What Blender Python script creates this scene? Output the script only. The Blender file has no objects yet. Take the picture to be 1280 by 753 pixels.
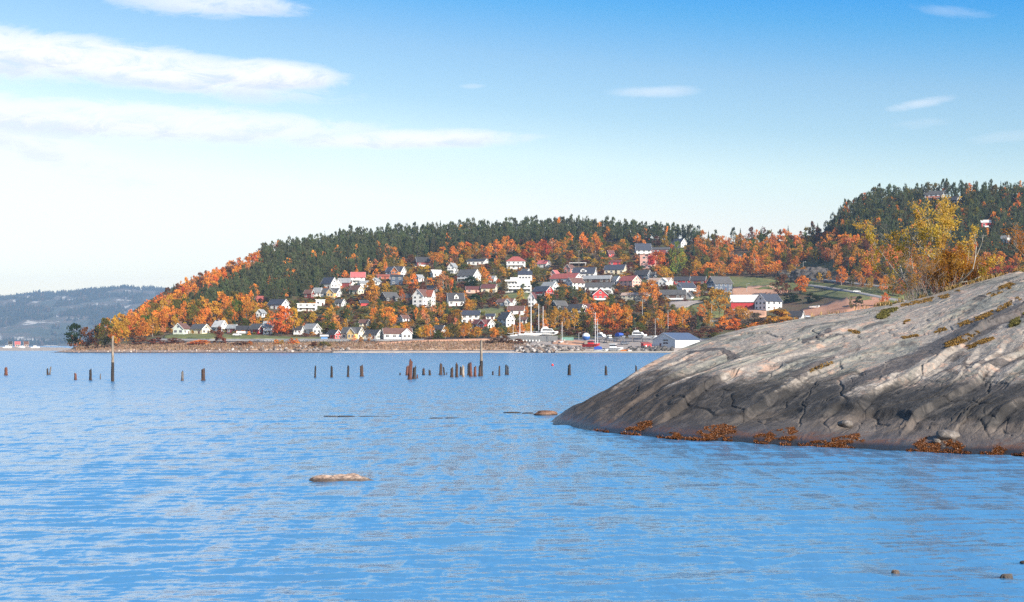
import bpy, bmesh, math, random
import numpy as np
from mathutils import Vector, Matrix
from mathutils.bvhtree import BVHTree

S = bpy.context.scene
COL = S.collection
R = math.radians
F = 1778.0          # focal length in photo pixels
HZ = 432.0          # horizon row in the photo
CH = 3.5            # eye height over the water, metres

# ------------------------------------------------------------------ camera
cam_d = bpy.data.cameras.new('camera')
cam = bpy.data.objects.new('camera', cam_d)
COL.objects.link(cam)
cam.location = (0, 0, CH)
cam.rotation_euler = (R(90), 0, 0)
cam_d.sensor_width = 36.0
cam_d.lens = 36.0 * F / 1280.0
cam_d.shift_y = (HZ - 376.5) / 1280.0
cam_d.clip_start = 0.5
cam_d.clip_end = 40000
S.camera = cam

# ------------------------------------------------------------------ light, sky, exposure
SUN_AZ, SUN_EL = 136.0, 28.0           # degrees clockwise from +Y, and up
S.view_settings.view_transform = 'Standard'
S.view_settings.look = 'None'
S.view_settings.exposure = 0.80
S.view_settings.gamma = 1.0
S.cycles.max_bounces = 5
S.cycles.diffuse_bounces = 2
S.cycles.glossy_bounces = 3
S.cycles.transmission_bounces = 3
S.cycles.volume_bounces = 0
S.cycles.use_denoising = False
S.cycles.caustics_reflective = False
S.cycles.caustics_refractive = False

sl = bpy.data.lights.new('sun', 'SUN')
sl.energy = 5.0
sl.angle = R(0.6)
sl.color = (1.0, 0.91, 0.78)
sun = bpy.data.objects.new('sun', sl)
COL.objects.link(sun)
_sd = Vector((math.sin(R(SUN_AZ)) * math.cos(R(SUN_EL)), math.cos(R(SUN_AZ)) * math.cos(R(SUN_EL)), math.sin(R(SUN_EL))))
sun.rotation_euler = _sd.to_track_quat('Z', 'Y').to_euler()
sun.location = (50, -50, 60)


class NT:
    """small helper round a node tree"""
    def __init__(self, tree):
        self.t = tree
        self.t.nodes.clear()

    def n(self, typ, **kw):
        nd = self.t.nodes.new(typ)
        ins = kw.pop('ins', {})
        for k, v in kw.items():
            setattr(nd, k, v)
        for k, v in ins.items():
            self.set(nd, k, v)
        return nd

    def set(self, nd, k, v):
        sock = nd.inputs[k]
        if isinstance(v, bpy.types.NodeSocket):
            self.t.links.new(v, sock)
        else:
            sock.default_value = v

    def link(self, a, b):
        self.t.links.new(a, b)

    def math(self, op, a, b=0.0, c=None, clamp=False):
        nd = self.n('ShaderNodeMath', operation=op, use_clamp=clamp)
        self.set(nd, 0, a)
        self.set(nd, 1, b)
        if c is not None:
            self.set(nd, 2, c)
        return nd.outputs[0]

    def mix(self, fac, a, b, blend='MIX'):
        nd = self.n('ShaderNodeMix', data_type='RGBA', blend_type=blend)
        self.set(nd, 0, fac)
        self.set(nd, 6, a if isinstance(a, bpy.types.NodeSocket) else (*a[:3], 1))
        self.set(nd, 7, b if isinstance(b, bpy.types.NodeSocket) else (*b[:3], 1))
        return nd.outputs[2]

    def ramp(self, fac, stops, interp='LINEAR'):
        nd = self.n('ShaderNodeValToRGB')
        nd.color_ramp.interpolation = interp
        el = nd.color_ramp.elements
        while len(el) < len(stops):
            el.new(0.5)
        for e, (p, c) in zip(el, stops):
            e.position = p
            e.color = (*c, 1) if isinstance(c, tuple) else (c, c, c, 1)
        self.set(nd, 0, fac)
        return nd.outputs[0]

    def maprange(self, v, a, b, c=0.0, d=1.0, smooth=True):
        nd = self.n('ShaderNodeMapRange', interpolation_type='SMOOTHSTEP' if smooth else 'LINEAR')
        self.set(nd, 0, v)
        for i, x in enumerate((a, b, c, d)):
            self.set(nd, i + 1, x)
        return nd.outputs[0]

    def noise(self, vec, scale, detail=3.0, rough=0.55, dist=0.0, out=0, dims='3D'):
        nd = self.n('ShaderNodeTexNoise', noise_dimensions=dims)
        if vec is not None:
            self.set(nd, 'Vector', vec)
        self.set(nd, 'Scale', scale)
        self.set(nd, 'Detail', detail)
        self.set(nd, 'Roughness', rough)
        self.set(nd, 'Distortion', dist)
        return nd.outputs[out]


def build_world():
    w = bpy.data.worlds.new('World')
    S.world = w
    w.use_nodes = True
    t = NT(w.node_tree)
    sky = t.n('ShaderNodeTexSky', sky_type='NISHITA', sun_disc=False, sun_elevation=R(SUN_EL), sun_rotation=R(SUN_AZ),
              altitude=20.0, air_density=1.0, dust_density=0.6, ozone_density=1.6)
    tc = t.n('ShaderNodeTexCoord')
    sep = t.n('ShaderNodeSeparateXYZ')
    t.link(tc.outputs['Generated'], sep.inputs[0])
    x, y, z = sep.outputs
    # hazy autumn air: pale towards the horizon, deeper blue overhead, a little paler towards the left of the view
    zz = t.math('ADD', z, t.math('MULTIPLY', t.math('MULTIPLY', t.math('MINIMUM', t.math('MAXIMUM', x, -0.36), 0.36), t.maprange(y, 0.0, 0.6)), SKY_TILT))
    tint = t.ramp(t.math('MULTIPLY', zz, 2.0, clamp=True), SKY_TINT)
    base = t.mix(1.0, sky.outputs[0], tint, 'MULTIPLY')
    # clouds: lens shaped banks, in plane coordinates of the sky's direction
    ys = t.math('MAXIMUM', y, 0.05)
    u = t.math('DIVIDE', x, ys)
    v = t.math('DIVIDE', z, ys)
    cmb = t.n('ShaderNodeCombineXYZ')
    t.link(u, cmb.inputs[0])
    t.link(t.math('MULTIPLY', v, 3.2), cmb.inputs[1])
    wob = t.noise(cmb.outputs[0], 6.0, 6.0, 0.6)
    wob2 = t.noise(cmb.outputs[0], 26.0, 8.0, 0.68, 0.5)
    wb = t.math('ADD', t.math('SUBTRACT', wob, 0.5), t.math('MULTIPLY', t.math('SUBTRACT', wob2, 0.5), 2.0))
    total = None
    shade = None
    for (cx, cy, a, bh, ang, soft, dens, warp) in CLOUDS:
        cu, cv = (cx - 640) / F, (HZ - cy) / F
        a, bh = a / F, bh / F
        du = t.math('SUBTRACT', u, cu)
        dv = t.math('SUBTRACT', v, cv)
        ca, sa = math.cos(R(ang)), math.sin(R(ang))
        p = t.math('ADD', t.math('MULTIPLY', du, ca), t.math('MULTIPLY', dv, sa))
        q = t.math('SUBTRACT', t.math('MULTIPLY', dv, ca), t.math('MULTIPLY', du, sa))
        pn = t.math('DIVIDE', p, a)
        qn = t.math('DIVIDE', q, bh)
        d = t.math('ADD', t.math('MULTIPLY', pn, pn), t.math('MULTIPLY', qn, qn))
        d = t.math('ADD', d, t.math('MULTIPLY', wb, warp))
        m = t.math('MULTIPLY', t.maprange(d, 1.0, 1.0 - soft), dens)
        sh = t.math('MULTIPLY', m, t.maprange(t.math('ADD', qn, t.math('MULTIPLY', wb, 1.6)), 0.25, -0.85))
        total = m if total is None else t.math('MAXIMUM', total, m)
        shade = sh if shade is None else t.math('MAXIMUM', shade, sh)
    total = t.math('MULTIPLY', total, t.maprange(y, 0.05, 0.3))
    total = t.math('MULTIPLY', total, t.maprange(wob2, 0.25, 0.6, 0.5, 1.0))
    k = 1.0 / SKY_STRENGTH
    ccol = t.mix(shade, tuple(c * k for c in CLOUD_LIT), tuple(c * k for c in CLOUD_SHADE))
    out = t.mix(total, base, ccol)
    bg = t.n('ShaderNodeBackground')
    t.link(out, bg.inputs[0])
    bg.inputs[1].default_value = SKY_STRENGTH
    o = t.n('ShaderNodeOutputWorld')
    t.link(bg.outputs[0], o.inputs[0])


SKY_STRENGTH = 0.10
SKY_TILT = 0.10
# sine of elevation * 2 -> multiplier on the sky texture
SKY_TINT = [(0.0, (1.22, 1.03, 0.93)), (0.09, (1.28, 1.04, 0.94)), (0.19, (1.46, 1.11, 0.95)), (0.267, (1.30, 1.15, 0.95)), (0.33, (0.92, 0.98, 0.92)), (0.40, (0.70, 0.88, 0.93)), (0.474, (0.25, 0.74, 1.0)), (0.533, (0.0, 0.62, 1.1)), (0.62, (0.25, 0.85, 1.3)), (0.78, (0.6, 1.0, 1.25)), (1.0, (0.8, 0.95, 1.05))]
CLOUD_LIT = (0.66, 0.66, 0.68)
CLOUD_SHADE = (0.50, 0.52, 0.595)
# centre px, centre py, half length, half height, tilt, softness, density, wobble
CLOUDS = [
    (150, 80, 285, 34, -8, 0.75, 1.0, 0.8),
    (-20, 62, 200, 40, -10, 0.8, 0.95, 0.9),
    (330, 94, 112, 23, -3, 0.7, 1.0, 0.7),
    (140, 150, 400, 30, -3.5, 0.8, 0.95, 0.9),
    (500, 175, 185, 15, 1.0, 0.9, 0.95, 0.9),
    (30, 176, 210, 30, -17, 1.3, 0.85, 1.6),
    (95, 200, 120, 18, -14, 1.4, 0.7, 1.8),
    (590, 171, 75, 9, 2, 1.1, 0.7, 1.2),
    (265, 6, 140, 19, -2, 1.0, 0.75, 1.3),
    (818, 115, 60, 9, 2, 1.2, 0.45, 1.2),
    (1145, 131, 52, 8, 10, 1.2, 0.5, 1.2),
    (1150, 155, 45, 9, 5, 1.4, 0.2, 1.4),
    (590, 108, 20, 4, 0, 1.2, 0.3, 1.2),
    (1255, 172, 60, 9, 6, 1.4, 0.2, 1.4),
    (1190, 15, 60, 9, -6, 1.4, 0.25, 1.4),
]
build_world()


# ------------------------------------------------------------------ numpy noise
def _h(ix, iy, seed):
    n = (ix.astype(np.int64) * 374761393 + iy.astype(np.int64) * 668265263 + seed * 974711) & 0x7fffffff
    n = (n ^ (n >> 13)) * 1274126177 & 0x7fffffff
    n = (n ^ (n >> 16)) & 0xffff
    return n / 65535.0


def vnoise(x, y, seed=0):
    x = np.asarray(x, float)
    y = np.asarray(y, float)
    ix, iy = np.floor(x), np.floor(y)
    fx, fy = x - ix, y - iy
    fx = fx * fx * fx * (fx * (fx * 6 - 15) + 10)
    fy = fy * fy * fy * (fy * (fy * 6 - 15) + 10)
    a, b = _h(ix, iy, seed), _h(ix + 1, iy, seed)
    c, d = _h(ix, iy + 1, seed), _h(ix + 1, iy + 1, seed)
    return (a + (b - a) * fx) * (1 - fy) + (c + (d - c) * fx) * fy - 0.5


def fbm(x, y, seed=0, octs=4, gain=0.5, lac=2.03):
    v, a = 0.0, 1.0
    for i in range(octs):
        v = v + a * vnoise(x, y, seed + i * 17)
        x, y, a = x * lac + 3.1, y * lac + 7.7, a * gain
    return v


def sstep(x, a, b):
    t = np.clip((x - a) / (b - a), 0, 1)
    return t * t * (3 - 2 * t)


# ------------------------------------------------------------------ mesh helpers
def npmesh(name, verts, faces, mats=(), smooth=False, mat_idx=None):
    """verts (n,3), faces (m,k) array with one k, or list of such arrays"""
    me = bpy.data.meshes.new(name)
    fl = faces if isinstance(faces, list) else [faces]
    fl = [np.asarray(f, np.int32) for f in fl if len(f)]
    verts = np.asarray(verts, np.float32)
    me.vertices.add(len(verts))
    me.vertices.foreach_set('co', verts.ravel())
    loops = np.concatenate([f.ravel() for f in fl])
    tot = np.concatenate([np.full(len(f), f.shape[1], np.int32) for f in fl])
    start = np.concatenate([[0], np.cumsum(tot)[:-1]]).astype(np.int32)
    me.loops.add(len(loops))
    me.loops.foreach_set('vertex_index', loops)
    me.polygons.add(len(tot))
    me.polygons.foreach_set('loop_start', start)
    me.polygons.foreach_set('loop_total', tot)
    if mat_idx is not None:
        me.polygons.foreach_set('material_index', np.asarray(mat_idx, np.int32))
    if smooth:
        me.polygons.foreach_set('use_smooth', np.ones(len(tot), bool))
    me.update(calc_edges=True)
    for m in mats:
        me.materials.append(m)
    return me


def attr(me, name, data, typ='FLOAT'):
    a = me.attributes.new(name, typ, 'POINT')
    if typ == 'FLOAT':
        a.data.foreach_set('value', np.asarray(data, np.float32).ravel())
    else:
        a.data.foreach_set('color', np.asarray(data, np.float32).ravel())


def obj(name, me, parent=None, loc=None, **props):
    o = bpy.data.objects.new(name, me)
    COL.objects.link(o)
    if parent is not None:
        o.parent = parent
    if loc is not None:
        o.location = loc
    for k, v in props.items():
        o[k] = v
    return o


def empty(name, loc=(0, 0, 0), rz=0.0, **props):
    o = obj(name, None, None, loc, **props)
    o.rotation_euler = (0, 0, rz)
    o.empty_display_size = 0.3
    return o


def grid_faces(nr, nc):
    i = np.arange(nr - 1)[:, None] * nc + np.arange(nc - 1)[None, :]
    i = i.ravel()
    return np.stack([i, i + 1, i + nc + 1, i + nc], 1)


class MB:
    """collects boxes, prisms and tubes into one mesh"""
    def __init__(self):
        self.v, self.f = [], []

    def add(self, vs, fs):
        b = len(self.v)
        self.v += [tuple(p) for p in vs]
        self.f += [tuple(i + b for i in f) for f in fs]
        return self

    def box(self, x0, x1, y0, y1, z0, z1):
        vs = [(x, y, z) for z in (z0, z1) for y in (y0, y1) for x in (x0, x1)]
        return self.add(vs, [(0, 2, 3, 1), (4, 5, 7, 6), (0, 1, 5, 4), (2, 6, 7, 3), (0, 4, 6, 2), (1, 3, 7, 5)])

    def prism(self, poly, axis, a, b):
        """poly: list of 2D points, extruded along axis ('x': points are (y,z); 'y': (x,z); 'z': (x,y))"""
        n = len(poly)
        def P(p, t):
            return {'x': (t, p[0], p[1]), 'y': (p[0], t, p[1]), 'z': (p[0], p[1], t)}[axis]
        vs = [P(p, a) for p in poly] + [P(p, b) for p in poly]
        fs = [tuple(range(n)), tuple(range(2 * n - 1, n - 1, -1))] + [(i, (i + 1) % n, n + (i + 1) % n, n + i) for i in range(n)]
        return self.add(vs, fs)

    def tube(self, pts, rads, n=8, cap=True):
        pts = [Vector(p) for p in pts]
        rings = []
        for i, p in enumerate(pts):
            d = (pts[min(i + 1, len(pts) - 1)] - pts[max(i - 1, 0)]).normalized()
            a = d.orthogonal().normalized() if abs(d.z) > 0.95 else d.cross(Vector((0, 0, 1))).normalized()
            if abs(d.z) > 0.95:
                a = Vector((1, 0, 0)) - d * d.x
                a.normalize()
            b = d.cross(a)
            r = rads[i] if hasattr(rads, '__len__') else rads
            rings.append([p + (a * math.cos(2 * math.pi * k / n) + b * math.sin(2 * math.pi * k / n)) * r for k in range(n)])
        base = len(self.v)
        for rg in rings:
            self.v += [tuple(q) for q in rg]
        for i in range(len(rings) - 1):
            for k in range(n):
                k2 = (k + 1) % n
                self.f.append((base + i * n + k, base + i * n + k2, base + (i + 1) * n + k2, base + (i + 1) * n + k))
        if cap:
            self.f.append(tuple(base + k for k in range(n))[::-1])
            self.f.append(tuple(base + (len(rings) - 1) * n + k for k in range(n)))
        return self

    def mesh(self, name, mat, smooth=False, fix=True):
        me = bpy.data.meshes.new(name)
        me.from_pydata(self.v, [], self.f)
        if fix:
            bm = bmesh.new()
            bm.from_mesh(me)
            bmesh.ops.recalc_face_normals(bm, faces=bm.faces)
            bm.to_mesh(me)
            bm.free()
        if mat:
            me.materials.append(mat)
        if smooth:
            me.polygons.foreach_set('use_smooth', np.ones(len(me.polygons), bool))
        return me

    def build(self, name, mat, parent=None, smooth=False, **props):
        return obj(name, self.mesh(name, mat, smooth), parent, **props)


# ------------------------------------------------------------------ materials
def mat(name):
    m = bpy.data.materials.new(name)
    m.use_nodes = True
    return m, NT(m.node_tree)


def finish(m, t, surf):
    o = t.n('ShaderNodeOutputMaterial')
    t.link(surf, o.inputs['Surface'])
    return m


_paints = {}


def paint(name, col, rough=0.6, var=0.18, scale=1.5, metal=0.0, bump=0.0):
    """weathered painted surface: base colour broken up by two noises"""
    key = (name, col)
    if key in _paints:
        return _paints[key]
    m, t = mat(name)
    tc = t.n('ShaderNodeTexCoord')
    n1 = t.noise(tc.outputs['Object'], scale, 4.0, 0.6)
    f = t.maprange(n1, 0.25, 0.75, 1.0 - var, 1.0 + var * 0.5)
    c = t.mix(1.0, col, t.n('ShaderNodeCombineColor', ins={0: f, 1: f, 2: f}).outputs[0], 'MULTIPLY')
    p = t.n('ShaderNodeBsdfPrincipled', ins={'Base Color': c, 'Roughness': rough, 'Metallic': metal})
    if bump:
        b = t.n('ShaderNodeBump', ins={'Strength': bump, 'Distance': 0.05, 'Height': t.noise(tc.outputs['Object'], scale * 8, 3.0)})
        t.link(b.outputs[0], p.inputs['Normal'])
    _paints[key] = finish(m, t, p.outputs[0])
    return _paints[key]
# ================================================================== THE LAND
def cols(*pairs):
    a = np.array(pairs, float)
    return lambda px: np.interp(px, a[:, 0], a[:, 1])


T_D0 = cols((-400, 720), (40, 700), (90, 672), (200, 660), (420, 656), (640, 662), (700, 664), (830, 664), (1000, 690), (1400, 700), (2600, 700))
T_D1 = cols((-400, 780), (40, 740), (72, 750), (110, 850), (180, 960), (300, 1100), (440, 1200), (760, 1260), (960, 1150), (1060, 1100), (1280, 1080), (2600, 1100))
T_RY = cols((-400, 475), (20, 462), (66, 445), (90, 436), (110, 428), (140, 410), (180, 380), (220, 359), (260, 343), (300, 332), (340, 322), (400, 311),
            (440, 306), (520, 300), (640, 294), (700, 291), (760, 294), (870, 302), (905, 306), (960, 304), (1000, 299), (1030, 290), (1060, 268), (1100, 253),
            (1180, 246), (1280, 247), (1400, 252), (1900, 290), (2600, 330))


def terr_z(px, D):
    px = np.asarray(px, float)
    D = np.asarray(D, float)
    D0, D1 = T_D0(px), T_D1(px)
    x = (px - 640) / F * D
    D0 = D0 + 5 * vnoise(x / 35.0, x * 0, 5)
    e0 = -CH / D0
    e1 = (HZ - T_RY(px)) / F
    s = (D - D0) / (D1 - D0)
    g = np.interp(s, [0, 0.05, 0.12, 0.25, 0.6, 1], [0, 0.05, 0.125, 0.265, 0.62, 1])
    zin = CH + (e0 + (e1 - e0) * g) * D
    bump = 2.2 * fbm(x / 60.0, D / 60.0, 3, 3) * sstep(s, 0.05, 0.3) + 0.25 * fbm(x / 9.0, D / 9.0, 8, 2) * sstep(s, 0.0, 0.03)
    z1 = CH + e1 * D1
    zout = z1 - (D - D1) * 0.22 - 0.0002 * (D - D1) ** 2
    z = np.where(s < 0, s * (D1 - D0) * 0.07, np.where(s <= 1, zin, zout)) + np.where(s > 0, bump, 0)
    return np.maximum(z, -4.0)


def ground(px, py):
    """photo pixel -> world point on the hillside"""
    px = np.atleast_1d(np.asarray(px, float))
    py = np.atleast_1d(np.asarray(py, float))
    D0, D1 = T_D0(px), T_D1(px)
    s = np.linspace(0.0, 1.0, 260)[None, :]
    D = D0[:, None] + (D1 - D0)[:, None] * s
    z = terr_z(np.repeat(px[:, None], 260, 1), D)
    want = CH + (HZ - py)[:, None] / F * D
    ok = z >= want
    i = np.where(ok.any(1), ok.argmax(1), 259)
    i = np.clip(i, 1, 259)
    r = np.arange(len(px))
    a = (z - want)[r, i - 1]
    b = (z - want)[r, i]
    t = np.clip(np.where(np.abs(b - a) > 1e-9, -a / (b - a + 1e-12), 0), 0, 1)
    d = D[r, i - 1] + (D[r, i] - D[r, i - 1]) * t
    return np.stack([(px - 640) / F * d, d, terr_z(px, d)], 1)


def tz(x, y):
    """height of the hillside at a world point"""
    return terr_z(640 + np.asarray(x, float) / np.asarray(y, float) * F, y)


def gp(px, py):
    return Vector(ground(px, py)[0])


def mat_ground():
    m, t = mat('hillside_undergrowth')
    tc = t.n('ShaderNodeTexCoord')
    o = tc.outputs['Object']
    a = t.noise(o, 0.02, 5.0, 0.6)
    b = t.noise(o, 0.11, 5.0, 0.65)
    c = t.noise(o, 0.6, 4.0, 0.6)
    under = t.ramp(b, [(0.3, (0.045, 0.030, 0.018)), (0.45, (0.11, 0.058, 0.03)), (0.58, (0.085, 0.068, 0.028)), (0.72, (0.17, 0.08, 0.04))])
    grass = t.ramp(c, [(0.3, (0.04, 0.045, 0.014)), (0.7, (0.10, 0.10, 0.03))])
    col = t.mix(t.maprange(a, 0.43, 0.56), under, grass)
    geo = t.n('ShaderNodeNewGeometry')
    sep = t.n('ShaderNodeSeparateXYZ', ins={0: geo.outputs['Position']})
    zn = t.math('ADD', sep.outputs[2], t.math('MULTIPLY', t.math('SUBTRACT', b, 0.5), 2.0))
    shore = t.ramp(c, [(0.3, (0.16, 0.10, 0.075)), (0.5, (0.30, 0.20, 0.15)), (0.7, (0.40, 0.33, 0.28))])
    col = t.mix(t.maprange(zn, 2.2, 1.2), col, shore)
    wet = t.maprange(sep.outputs[2], 0.45, 0.15)
    col = t.mix(wet, col, (0.05, 0.04, 0.035))
    p = t.n('ShaderNodeBsdfPrincipled', ins={'Base Color': col, 'Roughness': 0.95})
    bp = t.n('ShaderNodeBump', ins={'Strength': 0.8, 'Distance': 1.0, 'Height': c})
    t.link(bp.outputs[0], p.inputs['Normal'])
    return finish(m, t, p.outputs[0])


def build_terrain():
    px = np.concatenate([np.linspace(-400, 40, 50), np.linspace(44, 1320, 340), np.linspace(1330, 2600, 90)])
    s = np.concatenate([np.linspace(-0.12, 0, 8)[:-1], np.linspace(0, 0.16, 60)[:-1], np.linspace(0.16, 1, 110)[:-1], np.linspace(1, 2.0, 24)])
    P, SS = np.meshgrid(px, s)
    D = T_D0(P) + (T_D1(P) - T_D0(P)) * SS
    D = np.where(SS > 1, T_D1(P) + (SS - 1) * 500, D)
    D = np.where(SS < 0, T_D0(P) + SS * 500, D)
    Z = terr_z(P, D)
    V = np.stack([(P - 640) / F * D, D, Z], -1).reshape(-1, 3)
    me = npmesh('hillside', V, grid_faces(len(s), len(px)), [mat_ground()], True)
    return obj('hillside', me, kind='structure')


build_terrain()


def drape(name, strips, m, lift=0.35, step=3.0, rows=5, edge=0.0, kind='structure', **props):
    """a sheet laid over the hillside: strips = [(px, py_far, py_near), ...]"""
    a = np.array(strips, float)
    n = max(2, int((a[-1, 0] - a[0, 0]) / step) + 1)
    px = np.linspace(a[0, 0], a[-1, 0], n)
    far, near = np.interp(px, a[:, 0], a[:, 1]), np.interp(px, a[:, 0], a[:, 2])
    if edge:
        far = far + edge * fbm(px / 6.0, px * 0 + 1.3, 31, 3)
        near = near + edge * fbm(px / 6.0, px * 0 + 9.3, 37, 3)
    rr = np.linspace(0, 1, rows)[:, None]
    PY = near[None, :] + (far - near)[None, :] * rr
    PX = np.repeat(px[None, :], rows, 0)
    W = ground(PX.ravel(), PY.ravel())
    W[:, 2] += lift
    low = W.copy()
    low[:, 2] -= lift + 0.6
    V = np.concatenate([W, low])
    k = rows * n
    f = grid_faces(rows, n)
    rim = list(range(n)) + [n * r + n - 1 for r in range(1, rows)] + list(range(n * rows - 2, n * (rows - 1) - 1, -1)) + [n * r for r in range(rows - 2, 0, -1)]
    side = [(rim[(i + 1) % len(rim)], rim[i], rim[i] + k, rim[(i + 1) % len(rim)] + k) for i in range(len(rim))]
    me = npmesh(name, V, [f, np.array(side)], [m], False)
    return obj(name, me, kind=kind, **props)


def mat_cover(name, stops, scale, rough=0.95, bump=0.6):
    m, t = mat(name)
    tc = t.n('ShaderNodeTexCoord')
    a = t.noise(tc.outputs['Object'], scale, 5.0, 0.65)
    b = t.noise(tc.outputs['Object'], scale * 6, 3.0, 0.6)
    f = t.math('ADD', t.math('MULTIPLY', a, 0.65), t.math('MULTIPLY', b, 0.35))
    col = t.ramp(f, stops)
    p = t.n('ShaderNodeBsdfPrincipled', ins={'Base Color': col, 'Roughness': rough})
    bp = t.n('ShaderNodeBump', ins={'Strength': bump, 'Distance': 0.5, 'Height': b})
    t.link(bp.outputs[0], p.inputs['Normal'])
    return finish(m, t, p.outputs[0])


M_LAWN = mat_cover('lawn_grass', [(0.35, (0.06, 0.075, 0.02)), (0.5, (0.115, 0.13, 0.035)), (0.65, (0.20, 0.155, 0.06))], 0.08)
M_FIELD = mat_cover('stubble_field', [(0.35, (0.34, 0.15, 0.085)), (0.65, (0.46, 0.24, 0.15))], 0.12)
M_ROAD = mat_cover('grey_asphalt', [(0.35, (0.20, 0.19, 0.19)), (0.65, (0.27, 0.26, 0.26))], 0.5, 0.85, 0.2)
M_YARD = mat_cover('gravel_yard', [(0.35, (0.24, 0.20, 0.18)), (0.65, (0.36, 0.31, 0.28))], 0.25)
M_REED = mat_cover('dry_shore_grass', [(0.35, (0.19, 0.12, 0.08)), (0.5, (0.33, 0.22, 0.15)), (0.65, (0.48, 0.35, 0.25))], 0.10)
M_SHINGLE = mat_cover('pale_shingle', [(0.35, (0.28, 0.23, 0.20)), (0.65, (0.45, 0.40, 0.36))], 0.4)
M_TRACK = mat_cover('orange_dirt', [(0.35, (0.40, 0.20, 0.12)), (0.65, (0.52, 0.30, 0.2))], 0.2)

# lawns and meadows
drape('lawn', [(205, 420, 423), (240, 414, 424), (275, 417, 425), (300, 418.5, 424), (350, 421, 425), (420, 423, 426)], M_LAWN, edge=1.0)
drape('lawn', [(596, 386, 391), (610, 385, 397), (632, 386, 396)], M_LAWN, edge=1.0)
drape('lawn', [(622, 369, 372), (640, 366, 376), (664, 363, 373), (672, 362, 366)], M_LAWN, edge=1.0)
drape('lawn', [(852, 387, 389), (868, 380, 392), (890, 376, 398), (905, 380, 396)], M_LAWN, edge=0.8)
drape('lawn', [(858, 372, 375), (872, 367, 376), (886, 367, 374)], M_LAWN, edge=0.8)
drape('meadow', [(908, 346, 358), (940, 347, 362), (975, 352, 363), (1010, 357, 361), (1018, 358, 360)], M_LAWN, edge=0.8)
drape('meadow', [(1008, 352, 356), (1040, 356, 361), (1080, 361, 368), (1130, 370, 376)], M_LAWN, edge=0.6)
drape('meadow', [(1000, 362, 368), (1050, 365, 374), (1100, 371, 378), (1130, 375, 380)], M_LAWN, edge=0.6)
drape('field', [(914, 360, 369), (930, 358, 371), (960, 358, 369), (985, 361, 366)], M_TRACK, edge=0.8)
drape('field', [(1002, 387, 396), (1030, 381, 396), (1060, 372, 392), (1085, 371, 388), (1110, 374, 384)], M_FIELD, edge=0.6)
drape('yard', [(928, 385, 396), (945, 387, 398), (958, 390, 396)], M_TRACK, edge=0.8)
drape('yard', [(836, 378, 384), (856, 375, 386), (870, 376, 380), (884, 375, 377)], M_YARD, edge=0.5)
drape('road', [(872, 364.5, 367), (900, 364, 367), (915, 365, 368)], M_ROAD, lift=0.5)
drape('road', [(985, 345.5, 347), (1040, 351, 352.6), (1100, 358, 359.6), (1135, 363, 364.6)], M_ROAD, lift=0.5, rows=3)
drape('road', [(1000, 355.2, 357.2), (1030, 359, 361.2), (1060, 363.6, 366), (1100, 371, 373.6), (1140, 378, 381)], M_ROAD, lift=0.6, rows=3)
drape('road', [(190, 424.4, 425.6), (330, 425.4, 426.8), (480, 425.4, 426.8), (530, 424.8, 426)], M_ROAD, lift=0.5, rows=3)
# shore: dry reed strip, shingle, quay yard
drape('shore_meadow', [(95, 434, 438), (150, 432, 438.5), (200, 427, 437), (420, 428, 437.5), (500, 426, 438), (560, 423.5, 438), (630, 422.5, 438), (660, 428, 438)], M_REED, lift=0.25, edge=0.6)
drape('dry_grass_band', [(470, 429, 431.0), (530, 425.5, 428), (600, 424, 426.4), (640, 424, 426)], M_TRACK, lift=0.5, edge=0.5, rows=3)
drape('shingle_beach', [(415, 439, 441), (460, 438.4, 441.2), (560, 438.6, 441.2), (655, 438.4, 441)], M_SHINGLE, lift=0.2, edge=0.3, rows=3)
drape('harbour_yard', [(640, 430, 437), (665, 427, 438), (700, 424, 439), (790, 424, 440), (900, 424, 440)], M_YARD, lift=0.4, edge=0.3)
drape('sand_heap_ground', [(690, 428, 431), (702, 424.5, 432), (735, 429, 433)], M_TRACK, lift=0.7, edge=0.5)


# ------------------------------------------------------------------ far shore and the blue ridge across the fjord
def mat_far():
    m, t = mat('far_wooded_ridge')
    tc = t.n('ShaderNodeTexCoord')
    o = tc.outputs['Object']
    mp = t.n('ShaderNodeMapping', ins={'Vector': o, 'Scale': (1, 1, 2.2)})
    a = t.noise(mp.outputs[0], 0.0045, 6.0, 0.62, 0.4)
    b = t.noise(mp.outputs[0], 0.03, 4.0, 0.7)
    f = t.math('ADD', t.math('MULTIPLY', a, 0.7), t.math('MULTIPLY', b, 0.3))
    col = t.ramp(f, [(0.36, (0.012, 0.024, 0.016)), (0.48, (0.03, 0.042, 0.022)), (0.53, (0.085, 0.055, 0.03)), (0.57, (0.05, 0.05, 0.03)), (0.585, (0.36, 0.33, 0.29)), (0.66, (0.46, 0.42, 0.38))])
    p = t.n('ShaderNodeBsdfPrincipled', ins={'Base Color': col, 'Roughness': 1.0})
    return finish(m, t, p.outputs[0])


FAR_TOP = cols((-1400, 380), (-600, 352), (-200, 366), (0, 371), (40, 369), (80, 368), (110, 366), (150, 363), (200, 364), (280, 360), (400, 350), (700, 360), (1300, 372), (2600, 380))


FAR0 = 7000.0


def far_z(px, D):
    x = (px - 640) / F * D
    s = (D - FAR0) / 2300.0
    top = (HZ - FAR_TOP(px)) / F * (FAR0 + 2300) + CH
    z = top * np.interp(s, [0, 0.03, 0.1, 0.45, 0.8, 1.0, 1.6], [0, 0.03, 0.10, 0.62, 0.9, 1.0, 0.55])
    z = z + sstep(s, 0.02, 0.2) * (46 * fbm(x / 420.0, D / 420.0, 61, 4) + 8 * fbm(x / 60.0, D / 60.0, 67, 3))
    return np.where(s < 0, -2.0, z)


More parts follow.
